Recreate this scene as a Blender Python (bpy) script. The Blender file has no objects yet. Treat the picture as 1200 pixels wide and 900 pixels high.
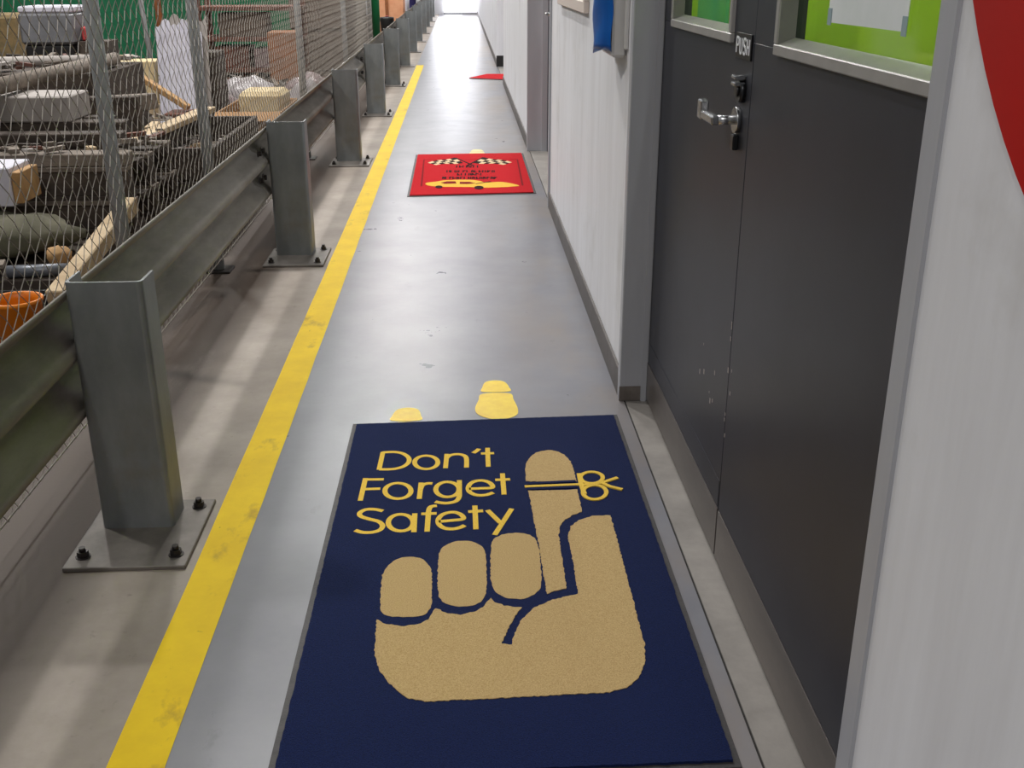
import bpy, math, random
from mathutils import Vector, Matrix, noise
random.seed(7)
S = bpy.context.scene
C = S.collection

# ------------------------------------------------------------------ camera
FPX, HCAM = 1240.0, 1.31                      # focal length in pixels of the 1200 px wide frame, eye height
def cam_axes():
    f = FPX
    vx, vy = 539.0 - 600, -38.0 - 450         # vanishing point of the corridor
    nx = 5.0
    ny = -(f * f + vx * nx) / vy
    F = Vector((vx, vy, f)).normalized()
    D = Vector((nx, ny, f)).normalized()
    X = D.cross(F)
    return X, F, -D
AX, AY, AZ = cam_axes()                       # world axes seen in camera space (x right, y down, z ahead)
def ray(px, py):
    v = Vector((px - 600.0, py - 450.0, FPX))
    return Vector((AX.dot(v), AY.dot(v), AZ.dot(v)))
EYE = Vector((0, 0, HCAM))
def floor_at(px, py, z=0.0):
    r = ray(px, py); return EYE + r * ((z - HCAM) / r.z)
def at_y(px, py, y):
    r = ray(px, py); return EYE + r * (y / r.y)
def at_x(px, py, x):
    r = ray(px, py); return EYE + r * (x / r.x)
cam = bpy.data.cameras.new('camera'); cam.sensor_width = 36.0; cam.lens = FPX / 1200 * 36.0
cam.clip_start = 0.05; cam.clip_end = 200
co = bpy.data.objects.new('camera', cam); C.objects.link(co)
right = Vector((AX.x, AY.x, AZ.x)); down = Vector((AX.y, AY.y, AZ.y)); fwd = Vector((AX.z, AY.z, AZ.z))
M = Matrix.Identity(4)
for i in range(3):
    M[i][0], M[i][1], M[i][2], M[i][3] = right[i], -down[i], -fwd[i], EYE[i]
co.matrix_world = M
S.camera = co

# ------------------------------------------------------------------ light
W = bpy.data.worlds.new('world'); S.world = W; W.use_nodes = True
W.node_tree.nodes['Background'].inputs[0].default_value = (0.96, 0.98, 1.0, 1)
W.node_tree.nodes['Background'].inputs[1].default_value = 0.23
def area(name, loc, size, power, rot=(0, 0, 0), color=(1, 0.985, 0.96), size_y=None):
    l = bpy.data.lights.new(name, 'AREA'); l.energy = power; l.color = color
    l.shape = 'RECTANGLE' if size_y else 'DISK'; l.size = size
    if size_y: l.size_y = size_y
    o = bpy.data.objects.new(name, l); o.location = loc; o.rotation_euler = rot; C.objects.link(o); return o
for y, k in ((-3.5, 0.75), (7.1, 1.0), (14.0, 1.0), (20.9, 1.0), (27.8, 1.0)):   # twin high bay lamps in a row over the barrier
    area('high_bay_light', (-1.56, y, 6.2), 0.28, 170 * k)
    area('high_bay_light', (-0.50, y, 6.2), 0.28, 80 * k)
for y in (5.0, 12.0, 19.0, 26.0):                                    # yard lamps
    area('yard_light', (-4.6, y, 5.6), 0.5, 215)
# daylight from the bright end of the corridor
area('end_daylight', (-0.1, 33.0, 1.5), 1.6, 60, (math.radians(-90), 0, 0), (0.93, 0.94, 1.0), 2.4)
S.view_settings.view_transform = 'Standard'
S.view_settings.look = 'None'
S.view_settings.exposure = 0.0
S.view_settings.gamma = 1.0
S.view_settings.use_curve_mapping = False

# ------------------------------------------------------------------ materials
def lin(c):
    c = c / 255.0
    return c / 12.92 if c <= 0.04045 else ((c + 0.055) / 1.055) ** 2.4
def rgb(r, g, b): return (lin(r), lin(g), lin(b), 1)
def mat(name, col, rough=0.6, metal=0.0, col2=None, scale=6.0, lo=0.35, hi=0.65, bump=0.0, bscale=60.0, stretch=(1, 1, 1), spec=0.5, detail=6):
    m = bpy.data.materials.new(name); m.use_nodes = True
    nt = m.node_tree; b = nt.nodes['Principled BSDF']
    b.inputs['Base Color'].default_value = col
    b.inputs['Roughness'].default_value = rough
    b.inputs['Metallic'].default_value = metal
    b.inputs['Specular IOR Level'].default_value = spec
    tc = nt.nodes.new('ShaderNodeTexCoord'); mp = nt.nodes.new('ShaderNodeMapping')
    mp.inputs['Scale'].default_value = stretch
    nt.links.new(tc.outputs['Object'], mp.inputs['Vector'])
    if col2:
        n = nt.nodes.new('ShaderNodeTexNoise'); n.inputs['Scale'].default_value = scale; n.inputs['Detail'].default_value = detail
        n.inputs['Roughness'].default_value = 0.65
        r = nt.nodes.new('ShaderNodeValToRGB')
        r.color_ramp.elements[0].position = lo; r.color_ramp.elements[0].color = col
        r.color_ramp.elements[1].position = hi; r.color_ramp.elements[1].color = col2
        nt.links.new(mp.outputs[0], n.inputs['Vector']); nt.links.new(n.outputs['Fac'], r.inputs[0])
        nt.links.new(r.outputs[0], b.inputs['Base Color'])
    if bump:
        n2 = nt.nodes.new('ShaderNodeTexNoise'); n2.inputs['Scale'].default_value = bscale; n2.inputs['Detail'].default_value = 3
        bp = nt.nodes.new('ShaderNodeBump'); bp.inputs['Strength'].default_value = bump; bp.inputs['Distance'].default_value = 0.004
        nt.links.new(mp.outputs[0], n2.inputs['Vector']); nt.links.new(n2.outputs['Fac'], bp.inputs['Height'])
        nt.links.new(bp.outputs[0], b.inputs['Normal'])
    return m
def nodes_of(m):
    nt = m.node_tree
    return nt, nt.nodes['Principled BSDF']
def mixcol(nt, a, b, fac):
    mx = nt.nodes.new('ShaderNodeMix'); mx.data_type = 'RGBA'
    for sock, v in ((mx.inputs['A'] if False else mx.inputs[6], a), (mx.inputs[7], b), (mx.inputs[0], fac)):
        if hasattr(v, 'is_output'): nt.links.new(v, sock)
        else: sock.default_value = v
    return mx.outputs[2]
def noise_ramp(nt, scale, lo, hi, stretch=(1, 1, 1), detail=6, offset=(0, 0, 0)):
    tc = nt.nodes.new('ShaderNodeTexCoord'); mp = nt.nodes.new('ShaderNodeMapping')
    mp.inputs['Scale'].default_value = stretch; mp.inputs['Location'].default_value = offset
    n = nt.nodes.new('ShaderNodeTexNoise'); n.inputs['Scale'].default_value = scale; n.inputs['Detail'].default_value = detail
    n.inputs['Roughness'].default_value = 0.65
    mr = nt.nodes.new('ShaderNodeMapRange'); mr.inputs[1].default_value = lo; mr.inputs[2].default_value = hi
    nt.links.new(tc.outputs['Object'], mp.inputs['Vector']); nt.links.new(mp.outputs[0], n.inputs['Vector'])
    nt.links.new(n.outputs['Fac'], mr.inputs[0])
    return mr.outputs[0]
def axis_ramp(nt, axis, a, b):
    tc = nt.nodes.new('ShaderNodeTexCoord'); sp = nt.nodes.new('ShaderNodeSeparateXYZ')
    mr = nt.nodes.new('ShaderNodeMapRange'); mr.inputs[1].default_value = a; mr.inputs[2].default_value = b
    nt.links.new(tc.outputs['Object'], sp.inputs[0]); nt.links.new(sp.outputs[axis], mr.inputs[0])
    return mr.outputs[0]
def mul(nt, a, b, op='MULTIPLY'):
    n = nt.nodes.new('ShaderNodeMath'); n.operation = op
    for s, v in ((n.inputs[0], a), (n.inputs[1], b)):
        if hasattr(v, 'is_output'): nt.links.new(v, s)
        else: s.default_value = v
    return n.outputs[0]

MT = {}
# grey painted walkway: blue grey paint, beige where worn near the wall, dark scuffs
m = mat('walkway_paint', rgb(146, 146, 154), 0.30, spec=0.38); nt, b = nodes_of(m)
wear = mul(nt, noise_ramp(nt, 1.6, 0.42, 0.62, (1, 0.45, 1)), axis_ramp(nt, 0, 0.02, 0.42))
c1 = mixcol(nt, rgb(124, 124, 131), rgb(136, 136, 142), noise_ramp(nt, 2.4, 0.35, 0.65))
c2 = mixcol(nt, c1, rgb(142, 132, 124), wear)
c3 = mixcol(nt, c2, rgb(92, 88, 88), mul(nt, noise_ramp(nt, 9, 0.64, 0.74, (1, 0.6, 1)), 0.35))
nt.links.new(c3, b.inputs['Base Color'])
rr = nt.nodes.new('ShaderNodeMapRange'); rr.inputs[3].default_value = 0.27; rr.inputs[4].default_value = 0.34
nt.links.new(noise_ramp(nt, 5, 0.3, 0.7), rr.inputs[0]); nt.links.new(rr.outputs[0], b.inputs['Roughness'])
MT['walk'] = m
# bare concrete, brown with grime, and barrier shade painted in, out to the yard
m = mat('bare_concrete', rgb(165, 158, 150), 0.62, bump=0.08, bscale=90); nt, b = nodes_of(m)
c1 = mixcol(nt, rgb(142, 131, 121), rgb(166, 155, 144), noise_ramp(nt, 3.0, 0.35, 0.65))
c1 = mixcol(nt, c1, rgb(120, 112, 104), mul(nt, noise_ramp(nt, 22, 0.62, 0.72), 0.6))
dirt_shade = mul(nt, axis_ramp(nt, 0, -0.80, -0.95), noise_ramp(nt, 2.5, 0.05, 0.45, (1, 0.35, 1)))
c2 = mixcol(nt, c1, rgb(80, 67, 57), dirt_shade)
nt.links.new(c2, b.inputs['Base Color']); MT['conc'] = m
MT['sill'] = mat('threshold_concrete', rgb(128, 123, 118), 0.55, col2=rgb(158, 152, 146), scale=4, bump=0.06, bscale=120)
MT['joint'] = mat('joint_sealant', rgb(40, 36, 34), 0.8)
# yellow line with brown scuffed places
m = mat('yellow_paint', rgb(238, 200, 10), 0.55, spec=0.2); nt, b = nodes_of(m)
c1 = mixcol(nt, rgb(250, 212, 0), rgb(236, 196, 0), noise_ramp(nt, 5, 0.35, 0.65))
c1 = mixcol(nt, c1, rgb(166, 124, 46), mul(nt, noise_ramp(nt, 4.2, 0.585, 0.70, (1.4, 0.8, 1), 8, (3.1, 1.7, 0)), 0.75))
c1 = mixcol(nt, c1, rgb(96, 74, 30), mul(nt, noise_ramp(nt, 34, 0.68, 0.74), 0.7))
nt.links.new(c1, b.inputs['Base Color']); MT['yellow'] = m
MT['foot'] = mat('footprint_paint', rgb(246, 214, 40), 0.45, col2=rgb(232, 192, 24), scale=14)
MT['foot_pale'] = mat('faded_footprint_paint', rgb(228, 214, 130), 0.45, col2=rgb(206, 196, 140), scale=14)
# white painted wall with faint brushed streaks
m = mat('white_wall_paint', rgb(206, 206, 208), 0.55, bump=0.05, bscale=40); nt, b = nodes_of(m)
c1 = mixcol(nt, rgb(232, 232, 236), rgb(218, 217, 220), noise_ramp(nt, 9, 0.35, 0.7, (1, 1, 0.12)))
c1 = mixcol(nt, c1, rgb(176, 172, 166), mul(nt, noise_ramp(nt, 2.6, 0.56, 0.8), 0.5))
nt.links.new(c1, b.inputs['Base Color']); MT['wall'] = m
MT['base'] = mat('skirting_vinyl', rgb(102, 97, 95), 0.5, col2=rgb(86, 80, 77), scale=5)
MT['black'] = mat('black_skirting', rgb(22, 20, 21), 0.5)
MT['frame'] = mat('grey_frame_paint', rgb(176, 177, 182), 0.42, col2=rgb(166, 166, 171), scale=5, stretch=(1, 1, 0.2))
MT['framedirt'] = mat('scuffed_frame_foot', rgb(120, 112, 106), 0.6, col2=rgb(96, 88, 82), scale=20)
MT['door'] = mat('charcoal_door_paint', rgb(52, 53, 61), 0.42, col2=rgb(45, 46, 53), scale=3, spec=0.35)
MT['kick'] = mat('kick_plate_metal', rgb(112, 104, 99), 0.34, 0.35, col2=rgb(92, 86, 83), scale=4, stretch=(1, 0.5, 2))
MT['alu'] = mat('aluminium_trim', rgb(168, 165, 162), 0.42, 0.25, col2=rgb(156, 153, 150), scale=8)
MT['chrome'] = mat('satin_chrome', rgb(205, 205, 206), 0.22, 0.95)
MT['lockdark'] = mat('dark_lock_metal', rgb(60, 60, 62), 0.3, 0.8)
MT['lime'] = mat('lime_panel', rgb(158, 190, 22), 0.5, col2=rgb(146, 180, 18), scale=3)
MT['teal'] = mat('teal_panel', rgb(64, 142, 98), 0.5, col2=rgb(84, 156, 96), scale=3)
MT['paper'] = mat('white_paper', rgb(222, 226, 226), 0.7, col2=rgb(212, 218, 216), scale=6)
MT['tape'] = mat('clear_tape', rgb(150, 170, 176), 0.25)
MT['red'] = mat('red_gloss_panel', rgb(190, 8, 4), 0.35, col2=rgb(178, 3, 2), spec=0.3, scale=2)
MT['blue'] = mat('blue_plastic', rgb(0, 92, 178), 0.32, col2=rgb(0, 80, 160), scale=14, stretch=(1, 1, 0.3))
MT['whiteplastic'] = mat('white_plastic', rgb(196, 194, 192), 0.4)
MT['cream'] = mat('cream_frame', rgb(214, 200, 190), 0.5)
MT['signblack'] = mat('black_sign_plastic', rgb(20, 20, 22), 0.35)
MT['white'] = mat('white_print', rgb(235, 235, 238), 0.5)
# galvanised steel
m = mat('galvanised_steel', rgb(112, 116, 116), 0.42, 0.35); nt, b = nodes_of(m)
c1 = mixcol(nt, rgb(112, 116, 117), rgb(138, 141, 141), noise_ramp(nt, 7, 0.3, 0.7, (1, 1, 0.5)))
c1 = mixcol(nt, c1, rgb(150, 152, 152), mul(nt, noise_ramp(nt, 60, 0.64, 0.74), 0.35))
c1 = mixcol(nt, c1, rgb(120, 100, 62), mul(nt, mul(nt, noise_ramp(nt, 4, 0.5, 0.66), axis_ramp(nt, 2, 0.42, 0.02)), 0.55))
nt.links.new(c1, b.inputs['Base Color']); MT['galv'] = m
MT['rail'] = mat('galvanised_rail', rgb(150, 145, 136), 0.52, 0.1, col2=rgb(116, 112, 105), spec=0.3, scale=5, stretch=(1, 0.4, 1.4))
MT['plate'] = mat('base_plate_steel', rgb(128, 122, 116), 0.5, 0.35, col2=rgb(104, 98, 92), scale=9)
MT['bolt'] = mat('dark_bolt_steel', rgb(64, 60, 58), 0.4, 0.7)
MT['wire'] = mat('fence_wire', rgb(156, 149, 140), 0.6, 0.2)
MT['pipe'] = mat('fence_pipe', rgb(160, 162, 162), 0.5, 0.15, col2=rgb(146, 148, 148), scale=12)
# mats
def carpet(name, a, bcol, s=420, bump=0.6):
    m = mat(name, a, 0.95, col2=bcol, scale=s, lo=0.3, hi=0.7, bump=bump, bscale=s * 1.2, spec=0.15, detail=2)
    nt, b = nodes_of(m); b.inputs['Sheen Weight'].default_value = 0.04; return m
MT['navy'] = carpet('navy_pile', rgb(8, 19, 54), rgb(19, 36, 84))
MT['gold'] = carpet('gold_pile', rgb(178, 146, 94), rgb(212, 184, 132))
MT['lemon'] = carpet('yellow_pile', rgb(228, 178, 44), rgb(255, 222, 106))
MT['redpile'] = carpet('red_pile', rgb(180, 10, 24), rgb(208, 22, 34))
MT['redline'] = carpet('dark_red_pile', rgb(118, 14, 20), rgb(140, 20, 24))
MT['darkpile'] = carpet('black_pile', rgb(50, 22, 22), rgb(34, 20, 20))
MT['creampile'] = carpet('cream_pile', rgb(226, 200, 160), rgb(238, 216, 176))
MT['carpile'] = carpet('orange_yellow_pile', rgb(236, 176, 52), rgb(250, 206, 92))
MT['rubber'] = mat('mat_rubber', rgb(66, 62, 62), 0.6, col2=rgb(50, 47, 48), scale=20, bump=0.2, bscale=200)
# yard
MT['darkwood'] = mat('dark_old_timber', rgb(84, 72, 62), 0.8, col2=rgb(56, 47, 41), scale=7, stretch=(0.5, 3, 3), bump=0.3, bscale=40)
MT['greywood'] = mat('weathered_timber', rgb(136, 124, 112), 0.8, col2=rgb(104, 93, 83), scale=7, stretch=(0.5, 3, 3), bump=0.3, bscale=40)
MT['palewood'] = mat('pale_timber', rgb(206, 184, 150), 0.75, col2=rgb(176, 150, 116), scale=8, bump=0.2, bscale=50)
MT['tanwood'] = mat('tan_timber', rgb(190, 150, 100), 0.75, col2=rgb(150, 112, 70), scale=9, bump=0.2, bscale=50)
MT['redwood'] = mat('reddish_timber', rgb(120, 76, 60), 0.8, col2=rgb(88, 58, 50), scale=6, bump=0.2, bscale=40)
MT['card'] = mat('cardboard', rgb(178, 136, 92), 0.8, col2=rgb(156, 116, 76), scale=5)
MT['orangecard'] = mat('orange_cardboard', rgb(160, 106, 70), 0.8, col2=rgb(132, 90, 62), scale=5)
MT['foam'] = mat('cream_foam', rgb(222, 200, 156), 0.8, col2=rgb(200, 176, 132), scale=10, bump=0.3, bscale=60)
MT['fibro'] = mat('grey_sheet', rgb(176, 168, 162), 0.7, col2=rgb(158, 150, 144), scale=4)
MT['whitesheet'] = mat('white_sheet', rgb(214, 212, 222), 0.5, col2=rgb(196, 192, 202), scale=5)
MT['greybin'] = mat('grey_bin', rgb(122, 122, 126), 0.5, col2=rgb(98, 98, 100), scale=5)
MT['olive'] = mat('olive_cloth', rgb(108, 104, 86), 0.9, col2=rgb(84, 82, 66), scale=6, bump=0.4, bscale=25)
MT['bag'] = mat('grey_plastic_bag', rgb(166, 160, 160), 0.4, col2=rgb(136, 126, 128), scale=12, bump=0.5, bscale=30)
MT['bagpink'] = mat('pinkish_plastic_bag', rgb(150, 128, 128), 0.4, col2=rgb(112, 98, 98), scale=12, bump=0.5, bscale=30)
MT['orange'] = mat('orange_drum_plastic', rgb(236, 134, 14), 0.4, col2=rgb(216, 112, 10), scale=4)
MT['green'] = mat('green_shade_cloth', rgb(14, 108, 68), 0.85, col2=rgb(12, 84, 56), scale=60, stretch=(1, 1, 0.3), bump=0.2, bscale=90)
MT['greenpaint'] = mat('green_post_paint', rgb(6, 106, 60), 0.4)
MT['rustpaint'] = mat('rusty_orange_post', rgb(166, 100, 52), 0.7, col2=rgb(120, 70, 40), scale=9)
MT['tanbale'] = mat('tan_bale', rgb(140, 116, 78), 0.9, col2=rgb(104, 92, 64), scale=14, bump=0.5, bscale=30)
MT['brownbale'] = mat('brown_bale', rgb(112, 98, 87), 0.9, col2=rgb(86, 72, 62), scale=9, bump=0.3, bscale=20)
MT['paleboard'] = mat('pale_board', rgb(150, 143, 132), 0.85, col2=rgb(132, 124, 114), scale=5)
MT['peach'] = mat('peach_carton', rgb(232, 170, 130), 0.7, col2=rgb(220, 150, 110), scale=5)
MT['bluegrey'] = mat('blue_grey_metal', rgb(128, 132, 140), 0.4, 0.4, col2=rgb(104, 106, 112), scale=8)
MT['indigo'] = mat('indigo_drum', rgb(60, 56, 110), 0.4)
MT['redplastic'] = mat('red_plastic', rgb(176, 60, 60), 0.5)
MT['backwall'] = mat('pale_end_wall', rgb(206, 206, 210), 0.6)
MT['farwall'] = mat('dim_shed_wall', rgb(120, 118, 112), 0.8, col2=rgb(100, 98, 92), scale=1)
def emit(name, col, s):
    m = bpy.data.materials.new(name); m.use_nodes = True; nt = m.node_tree; nt.nodes.clear()
    e = nt.nodes.new('ShaderNodeEmission'); e.inputs[0].default_value = col; e.inputs[1].default_value = s
    o = nt.nodes.new('ShaderNodeOutputMaterial'); nt.links.new(e.outputs[0], o.inputs[0]); return m
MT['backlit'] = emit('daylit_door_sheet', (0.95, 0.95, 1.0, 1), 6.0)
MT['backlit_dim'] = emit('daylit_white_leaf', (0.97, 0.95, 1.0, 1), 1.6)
def pane_mat():
    m = bpy.data.materials.new('window_pane'); m.use_nodes = True; nt = m.node_tree; nt.nodes.clear()
    t = nt.nodes.new('ShaderNodeBsdfTransparent'); t.inputs[0].default_value = (0.93, 0.97, 0.95, 1)
    g = nt.nodes.new('ShaderNodeBsdfGlossy'); g.inputs['Roughness'].default_value = 0.05
    lw = nt.nodes.new('ShaderNodeLayerWeight'); lw.inputs[0].default_value = 0.25
    fr = nt.nodes.new('ShaderNodeMath'); fr.operation = 'MULTIPLY'; fr.inputs[1].default_value = 0.16; nt.links.new(lw.outputs['Facing'], fr.inputs[0])
    mx = nt.nodes.new('ShaderNodeMixShader'); o = nt.nodes.new('ShaderNodeOutputMaterial')
    nt.links.new(fr.outputs[0], mx.inputs[0]); nt.links.new(t.outputs[0], mx.inputs[1]); nt.links.new(g.outputs[0], mx.inputs[2])
    nt.links.new(mx.outputs[0], o.inputs[0]); return m
MT['pane'] = pane_mat()

# ------------------------------------------------------------------ mesh helpers
class MB:
    def __init__(s): s.v = []; s.f = []; s.m = []; s.smooth = []
    def add(s, vs, fs, mi=0, sm=False):
        o = len(s.v); s.v += [tuple(p) for p in vs]
        for f in fs: s.f.append([o + i for i in f]); s.m.append(mi); s.smooth.append(sm)
    def box(s, lo, hi, mi=0, mtx=None, bev=0.0):
        (a, b, c), (d, e, f) = lo, hi
        if bev > 0:
            # chamfered box: 24 verts
            h = Vector(((d - a) / 2, (e - b) / 2, (f - c) / 2)); ce = Vector(((a + d) / 2, (b + e) / 2, (c + f) / 2))
            k = min(bev, min(h) * 0.45); idx = {}; vs = []
            for sx in (-1, 1):
                for sy in (-1, 1):
                    for sz in (-1, 1):
                        for ax in range(3):
                            p = [sx * (h.x - k), sy * (h.y - k), sz * (h.z - k)]
                            p[ax] = (sx, sy, sz)[ax] * h[ax]
                            idx[(sx, sy, sz, ax)] = len(vs); vs.append(ce + Vector(p))
            fs = []
            for ax in range(3):
                o1, o2 = (ax + 1) % 3, (ax + 2) % 3
                for sg in (-1, 1):
                    q = []
                    for (u, w) in ((-1, -1), (1, -1), (1, 1), (-1, 1)):
                        t = [0, 0, 0]; t[ax] = sg; t[o1] = u; t[o2] = w; q.append(idx[(*t, ax)])
                    fs.append(q if sg > 0 else q[::-1])
                for u in (-1, 1):
                    for w in (-1, 1):
                        t1 = [0, 0, 0]; t1[o1] = u; t1[o2] = w; t1[ax] = -1; t2 = list(t1); t2[ax] = 1
                        q = [idx[(*t1, o1)], idx[(*t2, o1)], idx[(*t2, o2)], idx[(*t1, o2)]]
                        fs.append(q if u * w < 0 else q[::-1])
            for sx in (-1, 1):
                for sy in (-1, 1):
                    for sz in (-1, 1):
                        q = [idx[(sx, sy, sz, k2)] for k2 in range(3)]
                        fs.append(q if sx * sy * sz > 0 else q[::-1])
        else:
            vs = [Vector(p) for p in ((a, b, c), (d, b, c), (d, e, c), (a, e, c), (a, b, f), (d, b, f), (d, e, f), (a, e, f))]
            fs = [(0, 3, 2, 1), (4, 5, 6, 7), (0, 1, 5, 4), (1, 2, 6, 5), (2, 3, 7, 6), (3, 0, 4, 7)]
        if mtx is not None: vs = [mtx @ v for v in vs]
        s.add(vs, fs, mi)
    def bar(s, p, q, w, h, mi=0, up=(0, 0, 1), bev=0.0):
        p, q = Vector(p), Vector(q); d = q - p; L = d.length; d.normalize()
        u = Vector(up)
        if abs(d.dot(u)) > 0.99: u = Vector((1, 0, 0))
        x = d.cross(u).normalized(); z = x.cross(d)
        m = Matrix.Identity(4)
        for i in range(3): m[i][0], m[i][1], m[i][2], m[i][3] = x[i], d[i], z[i], p[i]
        s.box((-w / 2, 0, -h / 2), (w / 2, L, h / 2), mi, m, bev)
    def tube(s, pts, r, n=10, mi=0, caps=True, sm=True, r2=None):
        pts = [Vector(p) for p in pts]; rings = []; o = len(s.v)
        prev = None
        for i, p in enumerate(pts):
            d = (pts[min(i + 1, len(pts) - 1)] - pts[max(i - 1, 0)]).normalized()
            if prev is None:
                u = Vector((0, 0, 1)) if abs(d.z) < 0.9 else Vector((1, 0, 0))
                a = d.cross(u).normalized()
            else:
                a = (prev - d * prev.dot(d)).normalized()
            prev = a; b = d.cross(a)
            rr = r if r2 is None else r + (r2 - r) * i / (len(pts) - 1)
            for k in range(n):
                t = 2 * math.pi * k / n; s.v.append(tuple(p + (a * math.cos(t) + b * math.sin(t)) * rr))
        for i in range(len(pts) - 1):
            for k in range(n):
                k2 = (k + 1) % n
                s.f.append([o + i * n + k, o + i * n + k2, o + (i + 1) * n + k2, o + (i + 1) * n + k]); s.m.append(mi); s.smooth.append(sm)
        if caps:
            s.f.append([o + k for k in range(n)][::-1]); s.m.append(mi); s.smooth.append(False)
            e = o + (len(pts) - 1) * n
            s.f.append([e + k for k in range(n)]); s.m.append(mi); s.smooth.append(False)
    def lathe(s, c, prof, n=24, mi=0, sm=True):
        o = len(s.v); c = Vector(c)
        for r, z in prof:
            for k in range(n):
                t = 2 * math.pi * k / n; s.v.append((c.x + r * math.cos(t), c.y + r * math.sin(t), c.z + z))
        for i in range(len(prof) - 1):
            for k in range(n):
                k2 = (k + 1) % n
                s.f.append([o + i * n + k, o + i * n + k2, o + (i + 1) * n + k2, o + (i + 1) * n + k]); s.m.append(mi); s.smooth.append(sm)
    def prism(s, poly, z0, z1, mi=0):
        n = len(poly); vs = [(x, y, z0) for x, y in poly] + [(x, y, z1) for x, y in poly]
        ar = sum(poly[i][0] * poly[(i + 1) % n][1] - poly[(i + 1) % n][0] * poly[i][1] for i in range(n))
        top = list(range(n, 2 * n)); fs = [top if ar > 0 else top[::-1]]
        for i in range(n):
            j = (i + 1) % n; q = [i, j, n + j, n + i]; fs.append(q if ar > 0 else q[::-1])
        s.add(vs, fs, mi)
    def stroke(s, pts, w, z0, z1, closed=False, mi=0, w2=None):
        P = [Vector((p[0], p[1])) for p in pts]; n = len(P); L = []; R_ = []
        for i in range(n):
            a = P[(i - 1) % n] if closed or i > 0 else P[i]; c = P[(i + 1) % n] if closed or i < n - 1 else P[i]
            d = (c - a)
            if d.length < 1e-9: d = Vector((1, 0))
            d.normalize(); nn = Vector((-d.y, d.x)); hw = w / 2
            L.append(P[i] + nn * hw); R_.append(P[i] - nn * hw)
        vs = [(p.x, p.y, z1) for p in L] + [(p.x, p.y, z1) for p in R_] + [(p.x, p.y, z0) for p in L] + [(p.x, p.y, z0) for p in R_]
        fs = []
        for i in range(n if closed else n - 1):
            j = (i + 1) % n
            fs += [(i, n + i, n + j, j), (2 * n + i, i, j, 2 * n + j), (n + i, 3 * n + i, 3 * n + j, n + j)]
        if not closed:
            fs += [(0, 2 * n, 3 * n, n), (n - 1, 2 * n - 1, 4 * n - 1, 3 * n - 1)]
        s.add(vs, fs, mi)
    def mesh(s, name, mats):
        me = bpy.data.meshes.new(name); me.from_pydata(s.v, [], s.f)
        for m_ in (mats if isinstance(mats, (list, tuple)) else [mats]): me.materials.append(m_)
        for p, mi, sm in zip(me.polygons, s.m, s.smooth): p.material_index = mi; p.use_smooth = sm
        me.update(); return me
    def build(s, name, mats, parent=None, loc=None):
        o = bpy.data.objects.new(name, s.mesh(name, mats)); C.objects.link(o)
        if loc is not None: o.location = loc
        if parent is not None: o.parent = parent
        return o
def tag(o, label, cat, group=None, kind=None):
    if label: o['label'] = label
    if cat: o['category'] = cat
    if group: o['group'] = group
    if kind: o['kind'] = kind
    return o
def struct(o, label=None):
    o['kind'] = 'structure'
    if label: o['label'] = label
    return o
def empty(name, loc=(0, 0, 0), rz=0.0):
    o = bpy.data.objects.new(name, None); o.location = loc; o.rotation_euler = (0, 0, rz); o.empty_display_size = 0.1
    C.objects.link(o); return o
def link_copy(src, parent, loc=None):
    c = src.copy(); C.objects.link(c); c.parent = parent
    if loc is not None: c.location = loc
    return c
def one(name, label, cat, mats, fn, group=None):
    b_ = MB(); fn(b_); return tag(b_.build(name, mats), label, cat, group)
def smooth(pts, closed=False, k=6):
    P = [Vector(p) for p in pts]; n = len(P); out = []
    for i in range(n if closed else n - 1):
        g = (lambda j: P[j % n]) if closed else (lambda j: P[max(0, min(n - 1, j))])
        a, b_, c, d = g(i - 1), g(i), g(i + 1), g(i + 2)
        for t in range(k):
            u = t / k
            out.append(0.5 * ((2 * b_) + (c - a) * u + (2 * a - 5 * b_ + 4 * c - d) * u * u + (3 * b_ - a - 3 * c + d) * u ** 3))
    if not closed: out.append(P[-1])
    return out

# ------------------------------------------------------------------ setting
XW = 0.50                                      # wall face
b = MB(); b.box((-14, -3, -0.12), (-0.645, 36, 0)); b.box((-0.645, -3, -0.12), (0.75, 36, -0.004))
floor = struct(b.build('floor', MT['conc']), 'bare concrete shed floor, brown with grime and painted shade under the steel barrier')
b = MB(); b.box((-0.645, -3, -0.004), (0.506, 36, 0.0))
struct(b.build('painted_walkway', MT['walk'], floor), 'grey painted walkway strip, glossy and worn')
b = MB(); b.box((0.506, -3, -0.004), (0.511, 36, -0.003)); struct(b.build('floor_joint', MT['joint'], floor))
b = MB()
b.box((0.511, -3, -0.004), (0.75, 36, 0.0))
struct(b.build('threshold_strip', MT['sill'], floor), 'concrete strip along the door thresholds')

b = MB(); WT = 0.66
for y0, y1 in ((-3, 1.099), (3.199, 6.12), (8.24, 13.19), (15.5, 33.7)):
    b.box((XW, y0, 0.0), (WT, y1, 3.2))
for y0, y1 in ((1.099, 3.199), (6.12, 8.24), (13.19, 15.5)):
    b.box((XW, y0, 2.14), (WT, y1, 3.2))
struct(b.build('wall_right', MT['wall']), 'white painted corridor wall with grey framed doorways')
for i, (y0, y1) in enumerate(((-3, 1.098), (3.2005, 6.118), (8.242, 13.19), (15.505, 33.6))):
    b = MB(); b.box((0.491, y0, 0), (XW, y1, 0.094), 0, None, 0.003)
    struct(b.build('baseboard_right', MT['base']), None)
b = MB(); b.box((0.489, 15.493, 0.012), (0.60, 15.503, 0.16)); struct(b.build('baseboard_end', MT['black']), 'black skirting on the wall end past the second doorway')
b = MB(); b.box((WT, 13.0, 0), (WT + 0.06, 15.7, 2.3)); struct(b.build('trim_1', MT['frame']), 'grey door sheet set back in the third doorway')
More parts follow.
